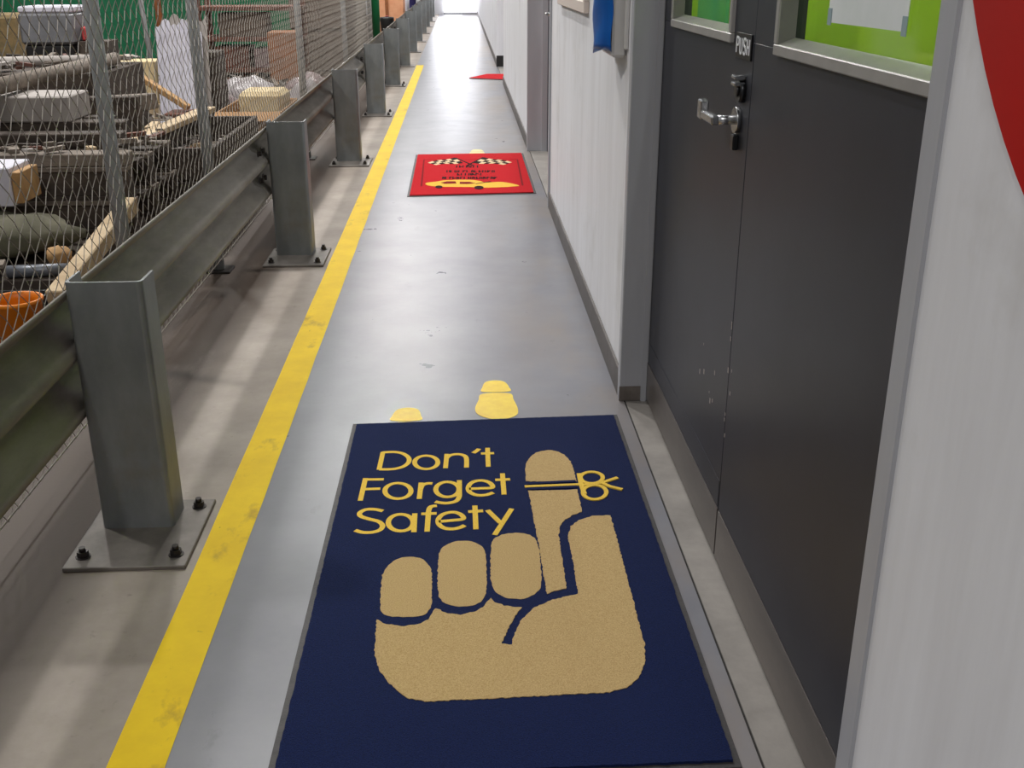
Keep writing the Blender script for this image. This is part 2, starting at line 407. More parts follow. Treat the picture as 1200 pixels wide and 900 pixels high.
b = MB(); b.box((-14, 33.7, 0), (0.75, 33.9, 6.0)); struct(b.build('wall_back', MT['backwall']))
b = MB(); b.box((-14.2, -3, 0), (-14, 33.9, 6.0)); struct(b.build('wall_left', MT['farwall']))
# bright door sheet at the corridor end
d3 = struct(empty('door_3', (0.02, 33.66, 0)), 'blown out daylit white door at the far end of the walkway')
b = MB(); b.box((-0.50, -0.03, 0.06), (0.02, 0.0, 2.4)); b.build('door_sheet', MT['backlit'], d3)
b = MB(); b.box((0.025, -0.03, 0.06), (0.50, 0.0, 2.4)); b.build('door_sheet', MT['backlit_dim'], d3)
b = MB(); b.box((-0.53, -0.05, 0.0), (0.56, 0.01, 0.055)); b.build('bottom_rail', MT['frame'], d3)
b = MB(); b.box((0.50, -0.05, 0.055), (0.56, 0.01, 2.45)); b.build('side_frame', MT['frame'], d3)

# ---- near double door
XD = 0.578
def window_in(door, y0, y1, zb, zt, fills):
    """aluminium frame standing proud of the leaf, pane, coloured board behind"""
    fw = 0.020; b = MB(); xf = XD - 0.009
    for (a0, a1, c0, c1) in ((y0, y1, zb, zb + fw), (y0, y1, zt - fw, zt), (y0, y0 + fw, zb + fw, zt - fw), (y1 - fw, y1, zb + fw, zt - fw)):
        b.box((xf, a0, c0), (XD + 0.004, a1, c1), 0, None, 0.002)
    def wedge(pa, pb, d):                      # sloping bead from the frame face back to the pane
        vs = []
        for p in (pa, pb):
            vs += [(xf + 0.003, p[0], p[1]), (XD + 0.0215, p[0] + d[0], p[1] + d[1]), (XD + 0.0215, p[0], p[1])]
        b.add(vs, [(0, 1, 4, 3), (3, 4, 1, 0), (0, 2, 1), (3, 4, 5)])
    wedge((y0 + fw, zb + fw), (y1 - fw, zb + fw), (0, 0.012)); wedge((y1 - fw, zb + fw), (y1 - fw, zt - fw), (-0.012, 0)); wedge((y0 + fw, zb + fw), (y0 + fw, zt - fw), (0.012, 0)); wedge((y0 + fw, zt - fw), (y1 - fw, zt - fw), (0, -0.012))
    b.build('window_frame', MT['alu'], door)
    b = MB(); b.box((XD + 0.022, y0 + fw, zb + fw), (XD + 0.026, y1 - fw, zt - fw)); b.build('pane', MT['pane'], door)
def leaf_mesh(y0, y1, wy0, wy1, zb, zt):
    b = MB(); x0, x1 = XD, XD + 0.045
    b.box((x0, y0, 0.012), (x1, y1, zb), 0, None, 0.002)
    b.box((x0, y0, zt), (x1, y1, 2.09)); b.box((x0, y0, zb), (x1, wy0, zt)); b.box((x0, wy1, zb), (x1, y1, zt))
    return b
d1 = struct(empty('door_1', (0, 0, 0)), 'charcoal double door with lime green windows beside the navy mat')
leaf_mesh(2.163, 3.151, 2.345, 3.0, 1.172, 1.9).build('door_leaf', MT['door'], d1)
leaf_mesh(1.147, 2.161, 1.28, 1.99, 1.172, 1.9).build('door_leaf', MT['door'], d1)
window_in(d1, 2.332, 3.012, 1.160, 1.912, None)
window_in(d1, 1.262, 2.002, 1.160, 1.912, None)
for y0, y1 in ((2.165, 3.149), (1.149, 2.156)):
    b = MB(); b.box((XD - 0.0025, y0, 0.014), (XD, y1, 0.135), 0, None, 0.001); b.build('kick_plate', MT['kick'], d1)
b = MB(); b.box((XD - 0.0012, 2.168, 0.14), (XD, 3.142, 0.205), 0); b.build('kick_strip', MT['door'], d1)
for y0, y1, nm in ((3.155, 3.1995, 0), (1.0985, 1.143, 1)):
    b = MB(); b.box((0.490 if nm == 0 else 0.496, y0, 0), (XD + 0.012, y1, 2.14), 0, None, 0.0025)
    if nm == 0: b.box((XD - 0.018, y0 - 0.004, 0), (XD - 0.002, y0, 2.09))
    j = b.build('door_jamb', MT['frame'], d1)
    if nm == 0:
        b = MB(); b.box((0.489, y0 - 0.0015, 0.002), (XD - 0.02, y0 - 0.0002, 0.052)); b.build('scuffed_foot', MT['framedirt'], j)
b = MB(); b.box((0.490, 1.1435, 2.095), (XD + 0.012, 3.1545, 2.14)); b.build('door_head', MT['frame'], d1)
b = MB(); b.box((XD + 0.046, 1.08, 0), (XD + 0.05, 3.2, 1.14)); b.build('rebate_strip', MT['signblack'], d1)
# lime green partition in the room behind the door panes, brightened by an added lamp out of view
b = MB(); b.box((1.02, 0.9, 0), (1.06, 5.7, 2.7), 0); b.box((1.005, 4.22, 0), (1.019, 4.72, 2.6), 1)
b.box((0.70, 0.86, 0), (1.06, 0.9, 2.6), 0); b.box((0.70, 5.7, 0), (1.06, 5.74, 2.6), 0)
struct(b.build('wall_inner', [MT['lime'], MT['teal']]), 'lime green partition seen through the door panes')
area('lime_fill_light', (0.69, 3.3, 2.35), 0.10, 52, (0, math.radians(-50), 0), (1, 1, 1), 4.2)
# lever handle with rose, lock above
h = bpy.data.objects.new('lever_handle', None); C.objects.link(h); h.parent = d1; h.location = (XD, 2.243, 1.012)
b = MB(); b.tube([(-0.0, 0, 0), (-0.008, 0, 0), (-0.010, 0, 0)], 0.027, 20); b.build('rose', MT['chrome'], h)
b = MB(); b.tube([(-0.008, 0, 0), (-0.052, 0, 0)], 0.010, 12)
b.bar((-0.052, -0.012, 0), (-0.052, 0.125, 0.0), 0.017, 0.020, 0, (0, 0, 1), 0.004)
b.bar((-0.052, 0.112, -0.012), (-0.052, 0.112, 0.030), 0.018, 0.036, 0, (0, 1, 0), 0.003); b.build('lever', MT['chrome'], h)
b = MB(); b.bar((-0.006, 0.0, -0.03), (-0.006, 0.0, -0.062), 0.012, 0.022, 0, (0, 1, 0), 0.002); b.build('cylinder_pull', MT['lockdark'], h)
b = MB(); b.tube([(XD, 2.222, 1.072), (XD - 0.012, 2.222, 1.072)], 0.023, 18, 1); b.tube([(XD - 0.012, 2.222, 1.074), (XD - 0.017, 2.222, 1.074)], 0.013, 14, 1)
b.box((XD - 0.024, 2.206, 1.083), (XD - 0.001, 2.238, 1.091), 0, None, 0.002); b.box((XD - 0.024, 2.206, 1.097), (XD - 0.001, 2.238, 1.104), 0, None, 0.002)
b.build('lock_cylinder', [MT['chrome'], MT['lockdark']], d1)
# paint chips on the leaves
b = MB()
for k in range(16):
    yy = random.choice((2.165, 2.165, 2.30, 2.42)) + random.uniform(-0.03, 0.03); zz = random.uniform(0.30, 0.46) if yy > 2.2 else random.uniform(0.3, 0.75)
    s_ = random.uniform(0.0015, 0.004); b.box((XD - 0.0006, yy - s_, zz - s_ * 1.6), (XD, yy + s_, zz + s_ * 1.6))
o = b.build('paint_chips', MT['fibro'], d1); o['kind'] = 'stuff'
# ---- second doorway further on
d2 = struct(empty('door_2', (0, 0, 0)), 'grey door in a recessed frame beyond the red mat')
b = MB(); b.box((XD + 0.06, 6.17, 0.012), (XD + 0.08, 8.18, 2.09)); b.build('door_leaf', MT['door'], d2)
for y0, y1 in ((8.19, 8.24), (6.122, 6.165)):
    b = MB(); b.box((0.488, y0, 0), (XD + 0.09, y1, 2.14), 0, None, 0.0025); b.box((XD + 0.02, y0 - 0.02, 0), (XD + 0.06, y0, 2.1)); b.build('door_jamb', MT['frame'], d2)
b = MB(); b.tube([(XD + 0.06, 7.45, 1.02), (XD + 0.0, 7.45, 1.02)], 0.011, 10); b.tube([(XD + 0.0, 7.45, 1.02), (XD + 0.0, 7.62, 1.02)], 0.010, 10)
b.build('lever_handle', MT['chrome'], d2)

# ---- things fixed to the wall and door
def stroke_text(b, glyphs, ox, oz, sc, w, place):
    """glyph strokes in a unit square, placed by place(u, v)"""
LET = {'P': [[(0, 0), (0, 1), (.5, 1), (.68, .88), (.68, .62), (.5, .5), (0, .5)]], 'U': [[(0, 1), (0, .22), (.15, 0), (.5, 0), (.65, .22), (.65, 1)]],
       'S': [[(.66, .86), (.5, 1), (.15, 1), (0, .8), (.1, .58), (.55, .44), (.66, .2), (.5, 0), (.15, 0), (0, .14)]], 'H': [[(0, 0), (0, 1)], [(.65, 0), (.65, 1)], [(0, .5), (.65, .5)]]}
sg = tag(empty('push_sign', (XD - 0.0005, 2.238, 1.160)), 'small black plate reading PUSH above the lock on the charcoal door', 'sign')
b = MB(); b.box((-0.003, -0.062, -0.025), (0, 0.062, 0.025), 0, None, 0.001); b.build('plate', MT['signblack'], sg)
b = MB(); u0 = 0.0525
for ch in 'PUSH':
    for pl in LET[ch]:
        for a_, c_ in zip(pl, pl[1:]):
            p0 = (-0.0036, u0 - a_[0] * 0.027, -0.015 + a_[1] * 0.030); p1 = (-0.0036, u0 - c_[0] * 0.027, -0.015 + c_[1] * 0.030)
            b.bar(p0, p1, 0.0045, 0.0012, 0, (1, 0, 0))
    u0 -= 0.0287
b.build('lettering', MT['white'], sg)
# paper taped behind the pane of the nearer window
pc = [at_x(px, py, XD + 0.018) for px, py in ((969, 26), (1060, 40), (1064, 0), (972, -10))]
b = MB(); y_a, y_b = pc[0].y, pc[1].y
zb_ = pc[0].z
b.add([(XD + 0.0195, y_a, zb_), (XD + 0.0195, y_b, zb_ + 0.002), (XD + 0.0195, y_b - 0.004, zb_ + 0.29), (XD + 0.0195, y_a, zb_ + 0.292),
       (XD + 0.0205, y_a, zb_), (XD + 0.0205, y_b, zb_ + 0.002), (XD + 0.0205, y_b - 0.004, zb_ + 0.29), (XD + 0.0205, y_a, zb_ + 0.292)],
      [(0, 1, 2, 3), (7, 6, 5, 4), (0, 4, 5, 1), (1, 5, 6, 2), (2, 6, 7, 3), (3, 7, 4, 0)])
pp = tag(b.build('paper_notice', MT['paper']), 'blank white paper sheet taped to the lime green door window', 'paper')
for yy in (y_a - 0.008, y_b + 0.006):
    b = MB(); b.box((XD + 0.0185, yy - 0.009, zb_ - 0.004), (XD + 0.0193, yy + 0.009, zb_ + 0.022)); b.build('tape', MT['tape'], pp)
# round red panel on the wall near the camera
b = MB(); n = 96; cy, cz, R0 = 0.554, 1.632, 0.626
poly = [(cy + R0 * math.cos(2 * math.pi * k / n), cz + R0 * math.sin(2 * math.pi * k / n)) for k in range(n)]
vs = [(XW - 0.003, y, z) for y, z in poly] + [(XW - 0.0002, y, z) for y, z in poly]
b.add(vs, [list(range(n))[::-1]] + [(i, (i + 1) % n, n + (i + 1) % n, n + i) for i in range(n)])
tag(b.build('round_sign', MT['red']), 'large round glossy red sign on the white wall beside the near door frame', 'sign')
# blue dispenser
ds = tag(empty('wall_dispenser', (XW, 3.33, 1.06)), 'blue fronted white dispenser on the wall past the charcoal door', 'dispenser')
b = MB(); b.box((-0.046, 0.0, -0.005), (0, 0.27, 0.36), 0, None, 0.008); b.build('housing', MT['whiteplastic'], ds)
b = MB(); nu, nv = 12, 16; vs = []
for j in range(nv + 1):
    zf = j / nv
    for i in range(nu + 1):
        u = i / nu; bulge = 0.047 + 0.040 * math.sin(math.pi * min(1, u * 1.0)) ** 0.7
        rag = 0.008 * math.sin(u * 9.0) + 0.006 * math.sin(u * 23) if j == 0 else 0
        wr = 0.003 * math.sin(zf * 14 + u * 6)
        vs.append((-bulge - wr, 0.002 + u * 0.262, 0.012 + rag + zf * 0.345))
fs = [(j * (nu + 1) + i, j * (nu + 1) + i + 1, (j + 1) * (nu + 1) + i + 1, (j + 1) * (nu + 1) + i) for j in range(nv) for i in range(nu)]
b.add(vs, [f[::-1] for f in fs], 0, True)
# closed bottom and back
o_ = len(b.v); b.add([(-0.046, 0.002 + i / nu * 0.262, 0.014) for i in range(nu + 1)], [])
for i in range(nu): b.f.append([i, i + 1, o_ + i + 1, o_ + i]); b.m.append(0); b.smooth.append(False)
b.build('blue_cover', MT['blue'], ds)
b = MB(); b.box((-0.012, -0.035, 0.02), (0, -0.012, 0.30), 0, None, 0.004)
tag(b.build('conduit_cover', MT['whiteplastic'], None, (XW, 3.33, 1.06)), 'slim white cover strip between dispenser and grey door frame', 'cover strip')
# framed notice further along
nb = tag(empty('notice_frame', (XW, 4.95, 1.142)), 'cream framed notice on the wall before the second doorway', 'notice')
b = MB(); b.box((-0.022, -0.60, 0), (0, 0.60, 0.045), 0, None, 0.003); b.box((-0.022, -0.60, 0.85), (0, 0.60, 0.895)); b.box((-0.022, -0.60, 0.045), (0, -0.555, 0.85)); b.box((-0.022, 0.555, 0.045), (0, 0.60, 0.85))
b.build('frame', MT['cream'], nb)
b = MB(); b.box((-0.008, -0.555, 0.045), (-0.001, 0.555, 0.85)); b.build('board', MT['paper'], nb)

# ------------------------------------------------------------------ floor markings
ln = tag(empty('safety_line', (0, 0, 0)), 'worn yellow painted line along the walkway edge', 'floor line')
b = MB(); n = 160
for i in range(n):
    y0, y1 = -1 + i * 0.22, -1 + (i + 1) * 0.22
    e = lambda y, s: 0.0022 * noise.noise((y * 9, s, 0))
    vs = [(-0.648 + e(y0, 1), y0), (-0.545 + e(y0, 2), y0), (-0.545 + e(y1, 2), y1), (-0.648 + e(y1, 1), y1)]
    if y1 < 16: b.add([(x, y, 0.0012) for x, y in vs], [(0, 1, 2, 3)])
b.build('paint', MT['yellow'], ln)
def footprint(x, y, label, m, toe=-1, flip=1, sc=1.0):
    """boot print: heel block and sole, toe pointing to the camera"""
    t = tag(empty('footprint', (x, y, 0)), label, 'footprint')
    sole = smooth([(-0.044, 0.205), (0.044, 0.205), (0.056, 0.15), (0.066, 0.07), (0.058, 0.02), (0.02, -0.008), (-0.02, -0.005), (-0.060, 0.03), (-0.070, 0.08), (-0.058, 0.15)], True, 5)
    heel = smooth([(-0.042, 0.222), (0.044, 0.222), (0.046, 0.26), (0.032, 0.31), (0.0, 0.325), (-0.032, 0.31), (-0.044, 0.26)], True, 5)
    for nm, pl in (('sole', sole), ('heel', heel)):
        b = MB(); b.prism([(flip * p.x * sc, p.y * sc) for p in pl], 0.0003, 0.0012); b.build(nm, m, t)
footprint(0.093, 3.034, 'yellow boot print showing whole just past the navy mat', MT['foot'], sc=1.0)
footprint(-0.192, 2.808, 'yellow boot print mostly hidden under the navy mat edge', MT['foot'], flip=-1, sc=1.0)
footprint(0.105, 7.96, 'faded yellow boot print at the back edge of the red mat', MT['foot_pale'])

# ------------------------------------------------------------------ mats
def quad(c, inset):
    """corners moved in towards the middle by inset metres"""
    P = [Vector(p) for p in c]; out = []
    for i in range(4):
        a, p, n_ = P[i - 1], P[i], P[(i + 1) % 4]
        out.append(p + (a - p).normalized() * inset + (n_ - p).normalized() * inset)
    return out
def fuzzy(poly, amp=0.0016, step=0.006):
    out = []; n = len(poly)
    for i in range(n):
        a, c = Vector(poly[i]), Vector(poly[(i + 1) % n]); k = max(1, int((c - a).length / step))
        for t in range(k):
            p = a.lerp(c, t / k); out.append((p.x + random.uniform(-amp, amp), p.y + random.uniform(-amp, amp)))
    return out
def mat_base(name, label, corners, pile, border):
    t = tag(empty(name, ((corners[0][0] + corners[1][0]) / 2, (corners[0][1] + corners[2][1]) / 2, 0)), label, 'mat')
    ox, oy = t.location.x, t.location.y
    L = [(x - ox, y - oy) for x, y in corners]
    b = MB(); b.prism([tuple(p) for p in L], 0.0014, 0.0034); b.build('rubber_border', MT['rubber'], t)
    b = MB(); b.prism(fuzzy([tuple(p) for p in quad(L, border)], 0.0012, 0.01), 0.0034, 0.0090); b.build('pile', pile, t)
    return t, ox, oy
ZP = 0.0092
m1, ox, oy = mat_base('safety_mat', 'navy carpet mat with pointing hand and yellow safety slogan', [(-0.362, 1.452), (0.470, 1.462), (0.467, 3.038), (-0.354, 3.005)], MT['navy'], 0.013)
def on_mat(px, py):
    p = floor_at(px, py, ZP); return (p.x - ox, p.y - oy)
def A(cx, cy): return on_mat(400 + cx / 2.5, 490 + cy / 2.5)          # hand
def T(cx, cy): return on_mat(410 + cx / 6.0, 520 + cy / 6.0)          # words
def B(cx, cy): return on_mat(600 + cx / 8.571, 520 + cy / 8.571)      # bow
def motif(name, pts, m, z1=0.0097, sm=True):
    P = [A(*p) for p in pts]
    b = MB(); b.prism(fuzzy([tuple(p) for p in (smooth([Vector(p) for p in P], True, 4) if sm else P)]), 0.0085, z1); return b.build(name, m, m1)
motif('finger', [(118, 480), (114, 545), (126, 575), (180, 583), (238, 578), (260, 556), (265, 520), (264, 450), (246, 418), (210, 407), (170, 411), (138, 430), (122, 455)], MT['gold'])
motif('finger', [(285, 405), (283, 500), (297, 538), (345, 552), (392, 547), (418, 525), (425, 490), (422, 400), (410, 375), (370, 360), (330, 363), (300, 378)], MT['gold'])
motif('finger', [(440, 372), (438, 470), (452, 508), (490, 528), (535, 528), (572, 510), (586, 480), (581, 400), (570, 358), (545, 340), (500, 337), (460, 346)], MT['gold'])
idx = [Vector(A(*p)) for p in [(541, 186), (540, 160), (543, 132), (565, 106), (605, 95), (645, 104), (671, 128), (682, 160), (688, 186)]]
b = MB(); b.prism(fuzzy([tuple(p) for p in smooth(idx, False, 4)]), 0.0085, 0.0106); b.build('fingertip', MT['gold'], m1)
idx = [(548, 214), (692, 210), (700, 250), (705, 275), (680, 284), (655, 298), (640, 318), (637, 345), (648, 420), (660, 500), (630, 506), (602, 515), (580, 380)]
b = MB(); b.prism(fuzzy([A(*p) for p in idx]), 0.0085, 0.0106); b.build('finger_shaft', MT['gold'], m1)
palm = [(104, 592), (130, 604), (178, 611), (225, 606), (255, 590), (276, 558), (310, 573), (350, 577), (395, 567), (420, 550), (436, 528), (450, 540), (478, 550), (528, 556),
        (508, 584), (488, 620), (470, 662), (499, 665), (508, 630), (528, 592), (566, 556), (620, 533), (694, 516), (682, 440), (664, 350), (672, 318), (696, 299), (737, 287), (789, 286),
        (838, 470), (889, 665), (889, 715), (872, 760), (838, 790), (785, 804), (520, 818), (245, 831), (190, 820), (140, 778), (110, 740), (97, 690), (100, 640)]
b = MB(); b.prism(fuzzy([A(*p) for p in palm]), 0.0085, 0.0106); b.build('palm', MT['gold'], m1)
WZ = 0.0112
def word(name, strokes, w=0.0135):
    b = MB(); WZ = 0.0093
    for kind, d in strokes:
        WZ += 0.00009
        if kind == 'o':
            cx, cy, rx, ry = d; pts = [T(cx + rx * math.cos(t * math.pi / 12), cy + ry * math.sin(t * math.pi / 12)) for t in range(24)]; b.stroke(pts, w, 0.0085, WZ, True)
        elif kind == 'c': b.stroke([tuple(p) for p in smooth([Vector(T(*p)) for p in d], False, 5)], w, 0.0085, WZ)
        else: b.stroke([T(*p) for p in d], w, 0.0085, WZ)
    return b.build(name, MT['lemon'], m1)
word('lettering', [('l', [(205, 182), (233, 58)]), ('c', [(228, 62), (310, 58), (372, 69), (412, 97), (414, 128), (382, 157), (325, 175), (270, 180), (206, 180)]),
    ('o', (537, 131, 82, 47)), ('l', [(672, 172), (682, 72)]), ('c', [(680, 102), (705, 82), (750, 74), (795, 80), (819, 102), (820, 168)]),
    ('c', [(908, 36), (895, 48), (868, 66)]), ('l', [(968, 30), (973, 162)]), ('l', [(922, 70), (1014, 67)])])
word('lettering', [('l', [(73, 400), (110, 242)]), ('l', [(106, 252), (238, 250)]), ('l', [(92, 320), (214, 316)]), ('o', (338, 332, 92, 55)),
    ('l', [(488, 388), (501, 274)]), ('c', [(495, 325), (512, 292), (545, 280), (580, 280)]), ('o', (686, 322, 82, 53)),
    ('c', [(770, 258), (770, 330), (768, 375), (745, 405), (690, 418), (640, 416), (600, 408)]),
    ('c', [(838, 318), (920, 315), (1000, 310), (992, 282), (955, 264), (910, 260), (862, 272), (835, 300), (836, 332), (865, 354), (910, 364), (962, 360), (1008, 345)]),
    ('l', [(1073, 210), (1084, 358)]), ('l', [(1022, 256), (1127, 251)])])
word('lettering', [('c', [(232, 473), (175, 461), (112, 463), (70, 486), (78, 510), (135, 529), (200, 546), (230, 575), (212, 605), (158, 622), (92, 623), (36, 608)]),
    ('o', (358, 555, 88, 59)), ('l', [(457, 490), (450, 622)]), ('c', [(543, 618), (550, 520), (556, 465), (572, 442), (612, 436)]), ('l', [(502, 494), (610, 490)]),
    ('c', [(625, 548), (712, 540), (795, 530), (785, 502), (745, 484), (700, 484), (650, 500), (622, 532), (626, 566), (660, 592), (715, 600), (765, 593), (808, 575)]),
    ('l', [(879, 436), (886, 602)]), ('l', [(832, 479), (937, 473)]), ('l', [(968, 468), (1060, 558)]), ('l', [(1138, 458), (1080, 548), (1018, 642)])])
b = MB(); b.stroke([B(150, 404), (B(640, 380))], 0.011, 0.0085, 0.0118); b.stroke([B(150, 458), B(655, 438)], 0.011, 0.0085, 0.0118); b.build('thread_stripes', MT['navy'], m1)  # navy pile stripes of the pattern, either side of the thread
b = MB(); b.stroke([B(128, 434), B(690, 412)], 0.011, 0.0085, 0.0114)
for cx, cy, rx, ry, zz in ((800, 345, 112, 58, 0.0116), (830, 492, 118, 72, 0.0118)):
    b.stroke([B(cx + rx * math.cos(t * math.pi / 12), cy + ry * math.sin(t * math.pi / 12)) for t in range(24)], 0.0115, 0.0085, zz, True)
b.stroke([B(672, 305), B(695, 420), B(730, 510)], 0.0125, 0.0085, 0.0120)
b.stroke([B(700, 420), B(900, 398), B(1060, 346)], 0.0115, 0.0085, 0.0122); b.stroke([B(900, 398), B(985, 436), B(1108, 466)], 0.0115, 0.0085, 0.0124)
b.build('thread_bow', MT['lemon'], m1)

# red racing mat
m2, ox, oy = mat_base('racing_mat', 'red carpet mat with crossed chequered flags and yellow race car', [(-0.350, 6.485), (0.449, 6.545), (0.452, 8.073), (-0.356, 8.045)], MT['redpile'], 0.016)
def K(cx, cy): return on_mat(480 + cx / 8.0, 172 + cy / 8.0)
b = MB(); b.stroke([K(*p) for p in ((110, 370), (135, 120), (1010, 118), (1060, 362))], 0.012, 0.0085, 0.0098, False); b.build('border_line', MT['redline'], m2)
def flag(pole, q):
    fl_ = bpy.data.objects.new('flag', None); C.objects.link(fl_); fl_.parent = m2
    bb = [MB(), MB()]; nx_, ny_ = 6, 3
    def P_(u, v):
        a = Vector(K(*q[0])).lerp(Vector(K(*q[1])), u); c = Vector(K(*q[3])).lerp(Vector(K(*q[2])), u); p = a.lerp(c, v)
        return (p.x, p.y + 0.025 * math.sin(u * 6.0))
    for i in range(nx_):
        for j in range(ny_):
            bb[(i + j) % 2].prism([P_(i / nx_, j / ny_), P_((i + 1) / nx_, j / ny_), P_((i + 1) / nx_, (j + 1) / ny_), P_(i / nx_, (j + 1) / ny_)], 0.0085, 0.0104)
    bb[0].build('pale_checks', MT['creampile'], fl_); bb[1].build('dark_checks', MT['darkpile'], fl_)
    b = MB(); b.stroke([K(*p) for p in pole], 0.014, 0.0085, 0.0108); b.build('flag_pole', MT['darkpile'], fl_)
flag([(430, 104), (560, 160), (600, 178)], [(170, 150), (420, 100), (500, 150), (250, 172)])
flag([(690, 100), (570, 160), (535, 178)], [(960, 146), (700, 98), (600, 150), (880, 170)])
for (x0, x1, yy, seed) in ((440, 660, 185, 1), (350, 780, 230, 2), (450, 700, 258, 3), (310, 830, 292, 4)):
    rg = random.Random(seed); x = x0; b = MB()
    while x < x1:
        w_ = rg.uniform(14, 26)
        b.stroke([K(x, yy + 10), K(x + 2, yy - 10)], 0.009, 0.0085, 0.0102)
        if rg.random() < 0.7: b.stroke([K(x, yy + rg.choice((-9, 0, 9))), K(x + w_, yy + rg.choice((-9, 0, 9)))], 0.012, 0.0085, 0.0102)
        if rg.random() < 0.4: b.stroke([K(x + w_, yy + 9), K(x + w_ - 2, yy - 9)], 0.009, 0.0085, 0.0102)
        x += w_ + rg.uniform(10, 22)
    o = b.build('lettering', MT['darkpile'], m2); o['kind'] = 'stuff'
car = [(150, 352), (165, 338), (250, 328), (330, 316), (520, 310), (640, 318), (720, 336), (850, 330), (960, 346), (1030, 366), (960, 374), (860, 380), (700, 384), (560, 378), (330, 376), (200, 368)]
b = MB(); b.prism(fuzzy([tuple(p) for p in smooth([Vector(K(*p)) for p in car], True, 4)], 0.002, 0.012), 0.0085, 0.0104); b.build('race_car', MT['carpile'], m2)
b = MB()
for q in ([(290, 338), (350, 326), (430, 326), (440, 346), (330, 350)], [(470, 330), (560, 330), (620, 344), (540, 352), (470, 350)]): b.prism([K(*p) for p in q], 0.0086, 0.0109)
b.build('car_windows', MT['redline'], m2)
b = MB(); b.stroke([tuple(p) for p in smooth([Vector(K(*p)) for p in ((620, 350), (690, 338), (760, 326))], False, 4)], 0.014, 0.0085, 0.0110); b.build('car_stripe', MT['darkpile'], m2)
for cx, cy, r in ((275, 378, 34), (650, 384, 44)):
    b = MB(); b.prism([K(cx + r * math.cos(t * math.pi / 10), cy + r * 0.36 * math.sin(t * math.pi / 10)) for t in range(20)], 0.0086, 0.0112); b.build('car_wheel', MT['darkpile'], m2)
# third mat half inside the far doorway
b = MB(); b.prism([(0.09, 13.92), (0.62, 13.66), (0.64, 14.40), (0.33, 14.44)], 0.001, 0.010)
m3 = tag(b.build('door_mat', MT['redpile']), 'skewed red mat lying in the far doorway', 'mat')
b = MB(); b.stroke([(0.10, 13.90), (0.62, 13.645)], 0.03, 0.001, 0.007); b.build('rubber_border', MT['rubber'], m3)
b = MB(); b.stroke([(0.33, 14.45), (0.63, 14.41)], 0.03, 0.001, 0.007); b.build('rubber_border', MT['rubber'], m3)

# ------------------------------------------------------------------ steel barrier
gr = tag(empty('guard_rail', (-0.9, 2.365, 0)), 'galvanised steel barrier of bolted posts and ribbed beam along the yard', 'guard rail')
GX, GY = -0.9, 2.365
PX0, PX1 = -0.914, -0.738                     # post across
def post_mesh():
    b = MB(); t = 0.006; dep = 0.10; r = 0.014; h = 0.645
    outer = [(PX0, dep), (PX0, r)] + [(PX0 + r - r * math.cos(a), r - r * math.sin(a)) for a in (0.4, 0.8, 1.2)] + [(PX0 + r, 0), (PX1 - r, 0)] + \
            [(PX1 - r + r * math.sin(a), r - r * math.cos(a)) for a in (0.4, 0.8, 1.2)] + [(PX1, r), (PX1, dep)]
    inner = [(PX1 - t, dep), (PX1 - t, r)] + [(PX1 - r, t), (PX0 + r, t)] + [(PX0 + t, r), (PX0 + t, dep)]
    poly = outer + inner; n = len(poly)
    vs = [(x - GX, y, 0.010) for x, y in poly] + [(x - GX, y, h) for x, y in poly]
    fs = [(i, (i + 1) % n, n + (i + 1) % n, n + i) for i in range(n)]
    no = len(outer)
    # top rim between outer and inner outlines
    fs += [[n + 0, n + 1, n + n - 2, n + n - 1], [n + no - 2, n + no - 1, n + no, n + no + 1]]
    fs.append([n + i for i in range(1, no - 1)] + [n + no + 1, n + no + 2, n + no + 3, n + no + 4])
    b.add(vs, fs)
    return b.mesh('post', MT['galv'])
pm = post_mesh()
b = MB(); b.box((-0.951 - GX, -0.187, 0.0), (-0.667 - GX, 0.148, 0.011), 0, None, 0.002); plm = b.mesh('base_plate', MT['plate'])
b = MB()
b.tube([(0, 0, 0.011), (0, 0, 0.013)], 0.018, 14); b.tube([(0, 0, 0.013), (0, 0, 0.026)], 0.0135, 6, sm=False); b.tube([(0, 0, 0.026), (0, 0, 0.036)], 0.008, 8)
bm_ = b.mesh('anchor_bolt', MT['bolt'])
def child(name, me, parent, loc=(0, 0, 0)):
    o = bpy.data.objects.new(name, me); C.objects.link(o); o.parent = parent; o.location = loc; return o
ys = [2.365 + 2.69 * i for i in range(-1, 12)]
for i, y in enumerate(ys):
    p = child('post', pm, gr, (0, y - GY, 0))
    child('base_plate', plm, p)
    if i < 6:
        for bx, by in ((-0.70, -0.135), (-0.70, 0.105), (-0.918, -0.135), (-0.918, 0.105)): child('anchor_bolt', bm_, p, (bx - GX, by, 0))
